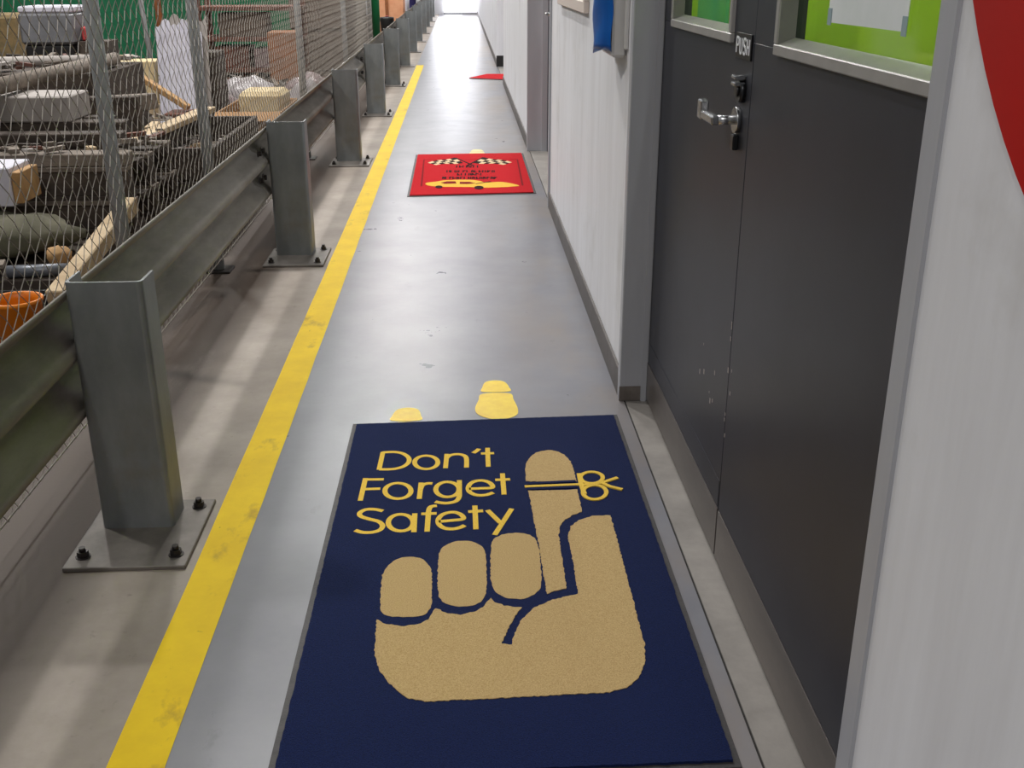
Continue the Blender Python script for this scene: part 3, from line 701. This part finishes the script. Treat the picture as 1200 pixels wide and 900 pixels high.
# ribbed beam, seen from its back
prof = [(0.000, 0.004), (0.012, 0.010), (0.040, 0.034), (0.058, 0.070), (0.078, 0.081), (0.098, 0.070), (0.116, 0.034), (0.140, 0.008), (0.156, 0.002),
        (0.172, 0.008), (0.196, 0.034), (0.214, 0.070), (0.234, 0.081), (0.254, 0.070), (0.272, 0.034), (0.300, 0.010), (0.312, 0.004)]
def beam_mesh(L):
    b = MB(); vs = []; n = len(prof); x0 = -0.9175
    for yy in (0, L):
        for z, d in prof: vs.append((x0 - d - GX, yy, 0.302 + z))
        for z, d in prof: vs.append((x0 - d - 0.008 - GX, yy, 0.302 + z))
    fs = []
    for i in range(n - 1):
        fs += [(i, i + 1, 2 * n + i + 1, 2 * n + i), (n + i + 1, n + i, 3 * n + i, 3 * n + i + 1)]
    fs += [(n - 1, 2 * n - 1, 4 * n - 1, 3 * n - 1), (n, 0, 2 * n, 3 * n)]
    fs += [(i, n + i, n + i + 1, i + 1) for i in range(n - 1)]
    b.add(vs, fs, 0, True)
    me = b.mesh('beam', MT['rail']); return me
bmesh_ = beam_mesh(5.38)
b = MB(); b.tube([(0, 0, 0), (0.004, 0, 0)], 0.017, 12); b.tube([(0.004, 0, 0), (0.018, 0, 0)], 0.0125, 6, sm=False); nut = b.mesh('splice_nut', MT['bolt'])
for k in range(-1, 6):
    y0 = 5.055 + 5.38 * k - 0.02
    be = child('beam', bmesh_, gr, (0, y0 - GY, 0))
    for dy in (-0.04, -0.12):
        for zz in (0.397, 0.52):
            if -1 < k < 4: child('splice_nut', nut, be, (-0.9175 - 0.022 - GX, dy + 0.02, zz))

# ------------------------------------------------------------------ chain link fence
FX = -1.115
fe = tag(empty('chain_link_fence', (FX, 3.55, 0)), 'galvanised chain link fence on round steel posts behind the barrier', 'fence')
FY = 3.55
b = MB()
pitch = 0.070; half = pitch / 2; z0, z1 = 0.06, 1.75; nz = int((z1 - z0) / half)
yy0, yy1 = -0.9, 14.1
i = 0; y = yy0
while y < yy1:
    near = y < 9
    nn = 3
    pts = []
    for k in range(nz + 1):
        z = z0 + k * half
        side = k % 2
        yo = y + (half if side else 0) * 1.0
        if i % 2: yo = y + (0 if side else half)
        jit = 0.004 * noise.noise((y * 3, z * 3, 1.3))
        pts.append((0.0025 * (1 if side else -1) + 0.010 * noise.noise((y * 0.9, z * 1.2, 4.0)), yo + jit - FY, z + 0.004 * noise.noise((y * 5, z * 2, 9.1))))
    b.tube(pts, 0.0015, nn, 0, False, False)
    y += half; i += 1
wm = b.build('wire_mesh', MT['wire'], fe); wm['kind'] = 'stuff'
pb = MB(); pb.tube([(0, 0, 0), (0, 0, 1.80)], 0.0245, 14); pb.tube([(0, 0, 1.80), (0, 0, 1.815)], 0.027, 14); pmesh = pb.mesh('fence_post', MT['pipe'])
fb = MB(); fb.box((-0.06, -0.06, 0), (0.06, 0.06, 0.010), 0, None, 0.002); fmesh = fb.mesh('foot_plate', MT['bolt'])
for y in (-0.8, 1.2, 3.53, 4.83, 7.92, 10.97, 14.1):
    p = child('fence_post', pmesh, fe, (-0.028, y - FY, 0)); child('foot_plate', fmesh, p)
b = MB(); b.tube([(-0.028, -0.9 - FY, 1.76), (-0.028, 14.1 - FY, 1.76)], 0.021, 12); b.build('top_rail', MT['pipe'], fe)
b = MB(); b.tube([(0.0, -0.9 - FY, 0.07), (0.0, 14.1 - FY, 0.07)], 0.0025, 6); b.build('bottom_wire', MT['wire'], fe)

# ------------------------------------------------------------------ scrap yard behind the fence
def yb(name, label, cat, m, x, y, z, bev=0.004, rz=0.0, group=None, parent=None):
    """a box shaped thing, origin at its base centre"""
    b = MB(); hx, hy, hz = (x[1] - x[0]) / 2, (y[1] - y[0]) / 2, z[1] - z[0]
    b.box((-hx, -hy, 0), (hx, hy, hz), 0, None, bev)
    o = b.build(name, m, parent, ((x[0] + x[1]) / 2, (y[0] + y[1]) / 2, z[0])); o.rotation_euler = (0, 0, rz)
    return tag(o, label, cat, group) if label else o
def ybar(name, label, cat, m, p, q, w, h, group=None):
    p, q = Vector(p), Vector(q); b = MB(); b.bar((0, 0, 0), q - p, w, h, 0, (0, 0, 1), 0.004)
    return tag(b.build(name, m, None, p), label, cat, group)
def ypole(name, label, cat, m, p, q, r, n=14, group=None):
    p, q = Vector(p), Vector(q); b = MB(); b.tube([(0, 0, 0), (q - p) * 0.5, q - p], r, n)
    return tag(b.build(name, m, None, p), label, cat, group)
def lump(name, label, cat, m, c, rx, ry, rz, seed, group=None, flat=0.0):
    b = MB(); nu, nv = 18, 10; vs = []
    for j in range(nv + 1):
        t = math.pi * j / nv
        for i in range(nu):
            a = 2 * math.pi * i / nu; d = Vector((math.sin(t) * math.cos(a), math.sin(t) * math.sin(a), math.cos(t)))
            k = 1 + 0.28 * noise.noise(d * 1.7 + Vector((seed * 3.1, 0, 0))) + 0.14 * noise.noise(d * 4.5 + Vector((0, seed * 2.3, 0)))
            vs.append((d.x * rx * k, d.y * ry * k, max(0.0, rz + d.z * rz * k)))
    fs = [(j * nu + i, (j + 1) * nu + i, (j + 1) * nu + (i + 1) % nu, j * nu + (i + 1) % nu) for j in range(nv) for i in range(nu)]
    b.add(vs, fs, 0, True)
    return tag(b.build(name, m, None, c), label, cat, group)

# stack of four dark pallets right behind the fence
def make_pallet(x, y, z, label, rz=0.0):
    t = tag(empty('wooden_pallet', (x, y, z), rz), label, 'pallet', 'stacked dark pallets')
    for i in range(3): link = yb('bearer', None, None, MT['darkwood'], (-0.585, 0.585), (-0.36 + i * 0.32, -0.28 + i * 0.32), (0.018, 0.118), 0.003, 0, None, t)
    for i in range(5):
        yy = -0.37 + i * 0.16; yb('deck_board', None, None, MT['darkwood'] if i % 2 else MT['greywood'], (-0.585, 0.585), (yy, yy + 0.10), (0.118, 0.137), 0.002, 0, None, t)
    for i in range(3):
        yy = -0.37 + i * 0.32; yb('base_board', None, None, MT['darkwood'], (-0.585, 0.585), (yy, yy + 0.10), (0.0, 0.018), 0.002, 0, None, t)
    for i in range(4):
        xx = -0.585 + i * 0.36; yb('block', None, None, MT['darkwood'], (xx, xx + 0.09), (-0.368, -0.362), (0.0185, 0.1175), 0.003, 0, None, t)
    return t
for i, w in enumerate(('bottom pallet of the dark pallet stack behind the fence', 'second pallet up in the dark stack behind the fence', 'third pallet up in the dark stack behind the fence', 'topmost pallet of the dark stack, under grey planks and sheet')):
    make_pallet(-1.972 + (0.006, -0.02, 0.012, 0.0)[i], 4.805, 0.1375 * i, w, (0.0, 0.012, -0.01, 0.004)[i])
ZT = 0.5502
ybar('timber_beam', 'wide grey brown beam along the front of the pallet stack', 'beam', MT['greywood'], (-2.60, 4.50, ZT + 0.026), (-1.385, 4.50, ZT + 0.026), 0.11, 0.052)
ybar('timber_beam', 'dark squared beam lying behind the grey beam on the pallets', 'beam', MT['darkwood'], (-2.60, 4.72, ZT + 0.05), (-1.47, 4.74, ZT + 0.05), 0.10, 0.10)
ybar('timber_beam', 'dark squared beam under the grey sheet on the pallets', 'beam', MT['darkwood'], (-2.58, 4.98, ZT + 0.06), (-1.52, 4.96, ZT + 0.06), 0.11, 0.12)
ybar('timber_beam', 'rear dark beam holding up the grey sheet on the pallets', 'beam', MT['darkwood'], (-2.58, 5.11, ZT + 0.06), (-1.62, 5.12, ZT + 0.06), 0.08, 0.12)
yb('fibre_cement_sheet', 'thick pale grey sheet lying on beams atop the pallet stack', 'sheet', MT['fibro'], (-2.62, -1.745), (4.90, 5.19), (ZT + 0.1205, 0.782), 0.006)
yb('wooden_crate', 'dark closed crate behind the pallet stack, under the long pole ends', 'crate', MT['darkwood'], (-2.85, -2.0), (6.22, 7.02), (0, 0.764))
ypole('scaffold_pole', 'pale grey pole lying level across the dark crate', 'pole', MT['fibro'], (-3.2, 6.50, 0.796), (-2.11, 6.78, 0.796), 0.030)
ypole('timber_pole', 'long brown round pole slanting from grey sheet to dark crate', 'pole', MT['greywood'], (-2.02, 4.55, 0.834), (-2.07, 6.70, 0.807), 0.036)
yb('board_stub', 'dark board standing on edge between grey sheet and dark crate', 'board', MT['darkwood'], (-2.0, -1.66), (5.62, 5.70), (0, 0.70), 0.004, 0.1)
ybar('timber_beam', 'pale split beam lying behind the grey sheet near the fence post', 'beam', MT['greywood'], (-2.15, 5.95, 0.62), (-1.62, 5.78, 0.66), 0.09, 0.08)
# low crate with sack, white carton, pipe
yb('wooden_crate', 'low dark crate under the olive sack by the fence', 'crate', MT['darkwood'], (-2.15, -1.44), (3.78, 4.38), (0, 0.26))
lump('sack', 'slumped olive sack on the low crate beneath the white carton', 'sack', MT['olive'], (-1.80, 4.12, 0.26), 0.28, 0.20, 0.088, 3)
wc = yb('white_carton', 'white carton with torn brown side on the olive sack', 'carton', MT['whitesheet'], (-2.06, -1.737), (4.14, 4.36), (0.452, 0.600))
yb('torn_flap', None, None, MT['tanwood'], (0.1625, 0.196), (-0.10, 0.09), (0.01, 0.13), 0.003, 0, None, wc)['label'] = 'torn brown cardboard flap'
lump('crumpled_paper', 'crumpled tan paper beside the grey pipe on the low crate', 'paper', MT['tanwood'], (-1.525, 3.95, 0.2605), 0.045, 0.045, 0.042, 8)
ypole('steel_pipe', 'short blue grey pipe on the front edge of the low crate', 'pipe', MT['bluegrey'], (-1.66, 3.805, 0.284), (-1.455, 3.83, 0.284), 0.023)
yb('timber_block', 'dark timber block propping the pale leaning post', 'block', MT['darkwood'], (-1.46, -1.37), (3.56, 3.70), (0, 0.212))
ybar('timber_post', 'pale sawn post leaning on the pallets beside the fence post', 'post', MT['palewood'], (-1.418, 3.58, 0.245), (-1.375, 4.400, 0.405), 0.062, 0.062)
tb = tag(empty('plastic_tub', (-1.62, 3.585, 0)), 'black tub of white offcuts behind the orange bucket', 'tub')
b = MB(); b.box((-0.15, -0.115, 0), (0.15, 0.115, 0.012)); b.box((-0.15, -0.115, 0.012), (-0.14, 0.115, 0.245)); b.box((0.14, -0.115, 0.012), (0.15, 0.115, 0.245)); b.box((-0.14, -0.115, 0.012), (0.14, -0.105, 0.245)); b.box((-0.14, 0.105, 0.012), (0.14, 0.115, 0.245))
b.build('shell', MT['black'], tb)
b = MB(); b.box((-0.139, -0.104, 0.012), (0.139, 0.104, 0.17)); b.build('filling', MT['darkwood'], tb)
for k in range(11):
    x, y = -1.62 + random.uniform(-0.11, 0.11), 3.585 + random.uniform(-0.08, 0.08); z = 0.185 + 0.010 * (k % 4); a = random.uniform(0, 3); L = random.uniform(0.03, 0.05)
    ybar('plastic_offcut', 'white offcut in the black tub behind the orange bucket', 'offcut', MT['white'], (x - L * math.cos(a), y - L * 0.6 * math.sin(a), z), (x + L * math.cos(a), y + L * 0.6 * math.sin(a), z + random.uniform(0, 0.03)), 0.034, 0.014, 'white offcuts in the tub')
bk = tag(empty('bucket', (-1.462, 3.365, 0)), 'round orange bucket behind the fence, cut by the barrier top', 'bucket')
b = MB(); b.lathe((0, 0, 0), [(0.0, 0.0), (0.066, 0.0), (0.080, 0.30), (0.086, 0.302), (0.086, 0.314), (0.076, 0.314), (0.074, 0.29), (0.062, 0.02), (0.0, 0.02)], 32); b.build('shell', MT['orange'], bk)
b = MB(); b.lathe((0, 0, 0), [(0.0, 0.262), (0.072, 0.255)], 24); b.build('contents', MT['black'], bk)
# open slatted crate in the middle
oc = tag(empty('open_crate', (-1.41, 5.80, 0)), 'open dark brown board crate behind the second fence post', 'crate')
for i in range(3):
    z0 = 0.02 + i * 0.165
    for (x, y, nm) in (((-0.21, 0.21), (-0.60, -0.575), 'board'), ((-0.21, 0.21), (0.575, 0.60), 'board'), ((-0.21, -0.185), (-0.574, 0.574), 'board'), ((0.185, 0.21), (-0.574, 0.574), 'board')):
        yb(nm, None, None, MT['darkwood'], x, y, (z0, z0 + 0.155), 0.003, 0, None, oc)
yb('carton', 'dark carton inside the open brown crate', 'carton', MT['redwood'], (-1.57, -1.25), (5.26, 6.30), (0, 0.30))
ybar('timber_plank', 'pale plank lying along the top edge of the open crate', 'plank', MT['palewood'], (-1.595, 5.205, 0.532), (-1.50, 6.50, 0.532), 0.085, 0.032)
ybar('timber_plank', 'short pale batten inside the open brown crate', 'plank', MT['greywood'], (-1.52, 5.45, 0.3185), (-1.40, 6.1, 0.3185), 0.06, 0.035)
yb('timber_crate', 'low dark crate under the banded roll', 'crate', MT['darkwood'], (-1.98, -1.64), (6.55, 7.06), (0, 0.33))
rl = tag(empty('banded_roll', (-1.88, 6.80, 0.378)), 'white and dark banded roll on a low crate', 'roll')
b = MB(); b.tube([(0, 0, 0), (0.17, 0.05, 0.0)], 0.047, 14); b.build('roll', MT['whitesheet'], rl)
for t in (0.25, 0.5, 0.75):
    b = MB(); b.tube([(0.17 * t - 0.012, 0.05 * t, 0), (0.17 * t + 0.012, 0.05 * t + 0.007, 0)], 0.0485, 14); b.build('band', MT['black'], rl)
ypole('log', 'grey log lying beside the banded roll', 'log', MT['greywood'], (-1.965, 6.93, 0.377), (-1.68, 6.97, 0.377), 0.046)
# cardboard box with foam
cb = tag(empty('cardboard_box', (-1.45, 7.80, 0)), 'big open cardboard box holding a cream foam block', 'box')
for x, y in (((-0.22, 0.22), (-0.40, -0.388)), ((-0.22, 0.22), (0.388, 0.40)), ((-0.22, -0.208), (-0.387, 0.387)), ((0.208, 0.22), (-0.387, 0.387))):
    yb('side', None, None, MT['card'], x, y, (0, 0.40), 0.002, 0, None, cb)
yb('bottom', None, None, MT['card'], (-0.207, 0.207), (-0.387, 0.387), (0, 0.012), 0.002, 0, None, cb)
for sx in (-1, 1):
    f_ = yb('flap', None, None, MT['card'], (-0.22, 0.22), (-0.05, 0.05), (0, 0.010), 0.002, 0, None, cb); f_.location = (0, sx * 0.435, 0.372); f_.rotation_euler = (-sx * 0.55, 0, 0)
yb('foam_block', 'cream foam block standing in the open cardboard box', 'foam', MT['foam'], (-1.575, -1.265), (7.72, 8.10), (0.0125, 0.50), 0.03)
# sheets, cartons and planks further back
yb('wooden_crate', 'dark crate behind the leaning white sheets', 'crate', MT['darkwood'], (-2.22, -1.84), (8.38, 8.7), (0, 0.72))
for i, (dx, lab, m_) in enumerate(((0.0, 'front white corrugated sheet leaning by the second fence post', 'whitesheet'), (-0.05, 'middle white sheet of the leaning white sheets', 'whitesheet'), (0.03, 'rear tan edged sheet of the leaning white sheets', 'fibro'))):
    b = MB(); n = 16; h_ = 0.90 + 0.035 * i; vs = []
    for j in range(n + 1):
        x = -0.145 + 0.29 * j / n; w = 0.008 * math.sin(j * math.pi / 2)
        for (zz, yy) in ((0, 0), (h_ - 0.03 * math.sin(j * 0.9 + i), 0.20)): vs.append((x, yy + w, zz))
    vs2 = [(x, y + 0.004, z) for x, y, z in vs]; o_ = len(vs)
    fs = [(2 * j, 2 * j + 2, 2 * j + 3, 2 * j + 1) for j in range(n)] + [(o_ + 2 * j + 1, o_ + 2 * j + 3, o_ + 2 * j + 2, o_ + 2 * j) for j in range(n)]
    fs += [(2 * j + 1, 2 * j + 3, o_ + 2 * j + 3, o_ + 2 * j + 1) for j in range(n)] + [(0, 1, o_ + 1, o_), (2 * n, o_ + 2 * n, o_ + 2 * n + 1, 2 * n + 1)]
    b.add(vs + vs2, fs); tag(b.build('corrugated_sheet', MT[m_], None, (-2.045 + dx, 8.06 + i * 0.035, 0)), lab, 'sheet')
yb('carton', 'lower cream carton left of the leaning white sheets'.replace('left of', 'beside'), 'carton', MT['palewood'], (-2.60, -2.26), (8.3, 8.62), (0, 0.36))
yb('carton', 'upper cream carton on another beside the leaning white sheets', 'carton', MT['foam'], (-2.57, -2.29), (8.3, 8.58), (0.3601, 0.665), 0.006, 0.06)
yb('carton', 'small brown carton holding the low end of the tan plank', 'carton', MT['redwood'], (-2.02, -1.80), (7.42, 7.68), (0, 0.392))
ybar('timber_plank', 'tan plank sloping down in front of the white sheets', 'plank', MT['tanwood'], (-2.30, 7.60, 0.690), (-1.88, 7.56, 0.415), 0.075, 0.035)
bn = tag(empty('waste_bin', (-3.30, 9.25, 0)), 'grey waste bin with pale lid far behind the fence', 'bin')
b = MB(); b.box((-0.19, -0.22, 0.03), (0.19, 0.22, 0.74), 0, None, 0.02); b.build('body', MT['black'], bn)
b = MB(); b.box((-0.205, -0.235, 0.741), (0.205, 0.235, 0.98), 0, None, 0.02); b.build('hood', MT['greybin'], bn)
b = MB(); b.box((-0.20, -0.225, 0.981), (0.20, 0.225, 1.03), 0, None, 0.015); b.build('lid', MT['whitesheet'], bn)
yb('carton', 'dark carton carrying a red can beside the grey bin', 'carton', MT['darkwood'], (-3.09, -2.86), (9.1, 9.4), (0, 0.76))
jc = yb('fuel_can', 'small red can on the dark carton beside the grey bin', 'can', MT['redplastic'], (-3.07, -2.97), (9.14, 9.3), (0.7602, 0.87), 0.012)
b = MB(); b.tube([(0.03, 0, 0.11), (0.03, 0, 0.135)], 0.016, 10); b.build('cap', MT['white'], jc)
for i, (z0, z1) in enumerate(((0, 0.46), (0.4602, 0.93))):
    yb('straw_bale', ('lower', 'upper')[i] + ' tan bale far behind the fence beside the grey bin', 'bale', MT['tanbale'], (-4.75, -3.93), (10.0, 10.6), (z0, z1), 0.03, 0.02 * i)
ypole('steel_pole', 'thin grey pole standing before the green screen', 'pole', MT['pipe'], (-3.03, 11.0, 0), (-3.13, 11.05, 1.7), 0.024)
pr = ypole('painted_post', 'rusty orange post standing before the green screen', 'post', MT['rustpaint'], (-3.19, 12.0, 0), (-3.19, 12.0, 1.9), 0.036)
# green screen
gs = tag(empty('shade_screen', (-5.8, 15.0, 0)), 'green shade cloth screen closing the back of the scrap yard', 'screen')
b = MB(); n = 60; vs = []
for j in range(n + 1):
    x = -4.5 + 8.2 * j / n; w = 0.03 * math.sin(j * 1.1) + 0.02 * math.sin(j * 2.7)
    vs += [(x, w, 0.0), (x, w * 0.5, 1.3), (x, w, 2.6), (x, w + 0.006, 0.0), (x, w * 0.5 + 0.006, 1.3), (x, w + 0.006, 2.6)]
fs = []
for j in range(n):
    a, c = 6 * j, 6 * j + 6
    fs += [(a, c, c + 1, a + 1), (a + 1, c + 1, c + 2, a + 2), (a + 4, c + 4, c + 3, a + 3), (a + 5, c + 5, c + 4, a + 4), (a + 2, c + 2, c + 5, a + 5)]
b.add(vs, fs, 0, True); b.build('cloth', MT['green'], gs)
for x in (-4.4, -2.2, 0.0, 2.2, 3.6):
    b = MB(); b.tube([(x, 0.07, 0), (x, 0.07, 2.65)], 0.03, 10); b.build('pole', MT['pipe'], gs)
# timber rack with cartons
rk = tag(empty('storage_rack', (-2.27, 12.3, 0)), 'reddish timber rack behind the third fence post', 'rack')
for sx in (-0.52, 0.52):
    for sy in (-0.25, 0.25): yb('upright', None, None, MT['redwood'], (sx - 0.03, sx + 0.03), (sy - 0.03, sy + 0.03), (0, 1.25), 0.003, 0, None, rk)
for z in (0.30, 0.62, 0.93):
    yb('shelf', None, None, MT['redwood'], (-0.55, 0.55), (-0.29, 0.29), (z - 0.045, z), 0.004, 0, None, rk)
yb('carton', 'pinkish brown carton on the middle shelf of the timber rack', 'carton', MT['redwood'], (-2.66, -2.30), (12.08, 12.5), (0.3002, 0.52))
yb('carton', 'grey carton on the middle shelf of the timber rack', 'carton', MT['bagpink'], (-2.24, -1.88), (12.08, 12.5), (0.3002, 0.50))
yb('carton', 'dark brown carton on the upper shelf of the timber rack', 'carton', MT['brownbale'], (-2.6, -2.1), (12.1, 12.5), (0.6202, 0.86))
yb('carton', 'tall orange brown carton in front of the timber rack end', 'carton', MT['orangecard'], (-1.98, -1.68), (11.4, 11.85), (0, 0.70), 0.006, 0.05)
for i, (x0, y0, z0, z1, m_, lab) in enumerate(((-2.0, 13.0, 0, 0.62, 'brownbale', 'lower brown bale of the tall stack behind the fence'), (-1.98, 13.0, 0.6202, 1.25, 'brownbale', 'upper brown bale of the tall stack behind the fence'),
        (-2.06, 14.4, 0, 1.3, 'paleboard', 'tall pale board bundle standing behind the two stacked bales'), (-2.08, 15.8, 0, 1.35, 'paleboard', 'tall pale board bundle near the green post'))):
    yb('waste_bale', lab, 'bale', MT[m_], (x0, x0 + 0.68), (y0, y0 + 1.1), (z0, z1), 0.04, 0.015 * (i - 1))
# rubbish bags between box and rack
for i, (px, x, y, r, h, m_, lab) in enumerate(((0, -1.98, 9.08, 0.18, 0.17, 'bagpink', 'pinkish grey rubbish bag behind the cardboard box'), (0, -1.55, 8.75, 0.17, 0.20, 'bag', 'pale grey rubbish bag touching the back of the cardboard box'),
        (0, -2.55, 9.45, 0.22, 0.19, 'bluegrey', 'dark blue grey rubbish bag beside the pinkish bag'), (0, -1.86, 9.80, 0.23, 0.20, 'bag', 'large crumpled grey rubbish bag in the middle of the bags'),
        (0, -1.36, 9.52, 0.15, 0.20, 'bag', 'pale rubbish bag beside the chain link, in front of tall bales'), (0, -1.48, 10.6, 0.22, 0.19, 'bagpink', 'brownish rubbish bag at the foot of the third fence post'),
        (0, -2.1, 10.6, 0.26, 0.17, 'bag', 'flat grey rubbish bag in front of the timber rack'))):
    lump('rubbish_bag', lab, 'bag', MT[m_], (x, y, 0), r, r, h, i + 11)
# green post at the fence end and goods beyond
gp = tag(empty('green_post', (-1.318, 17.45, 0)), 'tall green painted post at the end of the chain link fence', 'post')
b = MB(); b.tube([(0, 0, 0), (0, 0, 2.4)], 0.062, 16); b.build('tube', MT['greenpaint'], gp); yb('foot_plate', None, None, MT['greenpaint'], (-0.1, 0.1), (-0.1, 0.1), (0, 0.012), 0.003, 0, None, gp)
pk = yb('carton', 'peach coloured carton stack with brown batten beyond the green post', 'carton', MT['peach'], (-1.62, -1.12), (22.0, 22.8), (0, 1.05), 0.01)
yb('batten', None, None, MT['rustpaint'], (-0.10, -0.04), (-0.432, -0.401), (0.0, 1.0), 0.003, 0, None, pk)
bb_ = tag(empty('black_bin', (-1.315, 20.0, 0)), 'small black bin beyond the green post, behind the barrier', 'bin')
b = MB(); b.lathe((0, 0, 0), [(0, 0), (0.10, 0), (0.125, 0.46), (0.12, 0.49), (0.0, 0.50)], 20); b.build('body', MT['black'], bb_)
b = MB(); b.tube([(0.0, 0, 0.50), (0, 0, 0.515)], 0.03, 10); b.build('knob', MT['redplastic'], bb_)
yb('wrapped_pallet', 'pale wrapped load beyond the peach cartons', 'load', MT['whitesheet'], (-1.6, -1.16), (24.5, 25.6), (0, 0.85), 0.03)
dr = tag(empty('drum', (-1.28, 27.4, 0)), 'indigo drum near the far end of the barrier', 'drum')
b = MB(); b.lathe((0, 0, 0), [(0, 0), (0.2, 0), (0.2, 0.28), (0.21, 0.29), (0.2, 0.30), (0.2, 0.58), (0.21, 0.59), (0.2, 0.60), (0.2, 0.88), (0, 0.88)], 24); b.build('shell', MT['indigo'], dr)
# broken offcuts: each stands beside something one can find
OFF = [('behind the pallet stack', -2.25, 5.82, 0.30), ('beside the dark closed crate near the fence post', -1.80, 6.32, 0.34), ('behind the dark closed crate', -2.45, 7.35, 0.30), ('in front of the leaning white sheets', -2.15, 7.72, 0.14),
       ('beside the cream cartons', -2.92, 8.30, 0.22), ('beside the grey waste bin', -2.75, 9.95, 0.22), ('among the rubbish bags', -1.95, 10.15, 0.10), ('in front of the timber rack', -2.6, 11.4, 0.14), ('near the tan bales', -3.65, 9.7, 0.22)]
rg = random.Random(12)
for where, x, y, h_ in OFF:
    for k, (m_, col) in enumerate((('darkwood', 'dark brown'), ('greywood', 'grey weathered'), ('palewood', 'pale'), ('tanwood', 'tan'))):
        if col == 'tan' and x > -2.2: continue
        L = rg.uniform(0.22, 0.42); a = k * 0.75 + rg.uniform(-0.2, 0.2)
        d = Vector((math.cos(a), math.sin(a), 0)) * L / 2; th = rg.uniform(0.028, 0.045)
        p = Vector((x + 0.03 * (k % 2), y + 0.02 * k, h_ + 0.055 * k))
        ybar('timber_offcut', col + ' broken timber offcut ' + where, 'offcut', MT[m_], p - d, p + d, rg.uniform(0.05, 0.10), th, 'timber offcuts on the scrap heap')
# loose scrap, kept clear of everything that stands in it
bpy.context.view_layer.update()
BB = []
for o in list(C.objects):
    if o.type == 'MESH':
        r_ = o
        while r_.parent: r_ = r_.parent
        if r_.get('kind') == 'structure' or r_.name.startswith('guard_rail'): continue
        P = [o.matrix_world @ Vector(c) for c in o.bound_box]
        lo = [min(p[i] for p in P) for i in range(3)]; hi = [max(p[i] for p in P) for i in range(3)]
        if hi[0] > -0.9 and lo[0] > -1.0: continue
        BB.append((lo, hi))
def cap(x, y):
    h = 0.20
    if 5.5 < y < 7.6: h = 0.40 if x < -1.66 else 0.10
    elif y >= 7.6: h = 0.22
    if y < 5.6: h = 0.02 if x > -2.66 else 0.40
    if x > -1.36: h *= 0.3
    return h + 0.06 * noise.noise((x * 2.2, y * 2.2, 0.3))
b = MB(); rg = random.Random(5); n_ = 0
for k in range(16000):
    x, y = rg.uniform(-4.4, -1.25), 3.3 + 9.5 * rg.random() ** 0.8
    c_ = cap(x, y)
    if c_ < 0.05 or n_ > 6500: continue
    L = rg.uniform(0.04, 0.15); w = rg.uniform(0.012, 0.045); a = rg.uniform(0, 6.3); e_ = rg.uniform(-0.5, 0.5)
    d = Vector((math.cos(a) * math.cos(e_), math.sin(a) * math.cos(e_), math.sin(e_))) * L
    z = c_ * rg.random() ** 0.45
    p = Vector((x, y, max(z, abs(d.z) / 2 + 0.02))); r_ = L / 2 + 0.01
    q0, q1 = p - d * 0.5, p + d * 0.5; mg = 0.03; bad = False
    for lo, hi in BB:
        if max(q0.x, q1.x) + mg > lo[0] and min(q0.x, q1.x) - mg < hi[0] and max(q0.y, q1.y) + mg > lo[1] and min(q0.y, q1.y) - mg < hi[1] and max(q0.z, q1.z) + mg > lo[2] and min(q0.z, q1.z) - mg < hi[2]:
            bad = True; break
    if bad: continue
    n_ += 1
    b.bar(q0, q1, w, rg.uniform(0.008, 0.03), rg.choices(range(6), (46, 26, 5, 7, 4, 10))[0])
for (xa, xb, ya, yb_, zt, num, zh) in ((-2.5, -1.41, 4.45, 5.15, 0.5505, 420, 0.05), (-2.82, -2.02, 6.25, 7.0, 0.7645, 200, 0.03), (-1.58, -1.24, 5.28, 6.28, 0.301, 420, 0.09),
                                       (-1.64, -1.25, 7.44, 7.70, 0.013, 260, 0.33), (-2.12, -1.46, 3.80, 4.36, 0.261, 160, 0.03), (-1.97, -1.65, 6.58, 7.04, 0.331, 90, 0.03)):
    for k in range(num):
        L = rg.uniform(0.03, 0.13); a = rg.uniform(0, 6.3); e_ = rg.uniform(-0.12, 0.12); th = rg.uniform(0.006, 0.02)
        d = Vector((math.cos(a) * math.cos(e_), math.sin(a) * math.cos(e_), math.sin(e_))) * L / 2
        p = Vector((rg.uniform(xa, xb), rg.uniform(ya, yb_), zt + abs(d.z) + th * 0.5 + 0.012 + rg.random() * zh)); q0, q1 = p - d, p + d; mg = 0.008
        if min(q0.x, q1.x) < xa - 0.02 or max(q0.x, q1.x) > xb + 0.02 or min(q0.y, q1.y) < ya - 0.02 or max(q0.y, q1.y) > yb_ + 0.02: continue
        if any(max(q0.x, q1.x) + 0.02 > lo[0] and min(q0.x, q1.x) - 0.02 < hi[0] and max(q0.y, q1.y) + 0.02 > lo[1] and min(q0.y, q1.y) - 0.02 < hi[1] and max(q0.z, q1.z) + mg > lo[2] and min(q0.z, q1.z) - mg < hi[2] for lo, hi in BB): continue
        b.bar(q0, q1, rg.uniform(0.015, 0.045), th, rg.choices(range(6), (30, 30, 9, 16, 6, 9))[0])
o = b.build('scrap_debris', [MT['darkwood'], MT['greywood'], MT['palewood'], MT['fibro'], MT['bluegrey'], MT['redwood']])
tag(o, 'heap of small broken timber and scrap filling the yard', 'scrap', None, 'stuff')
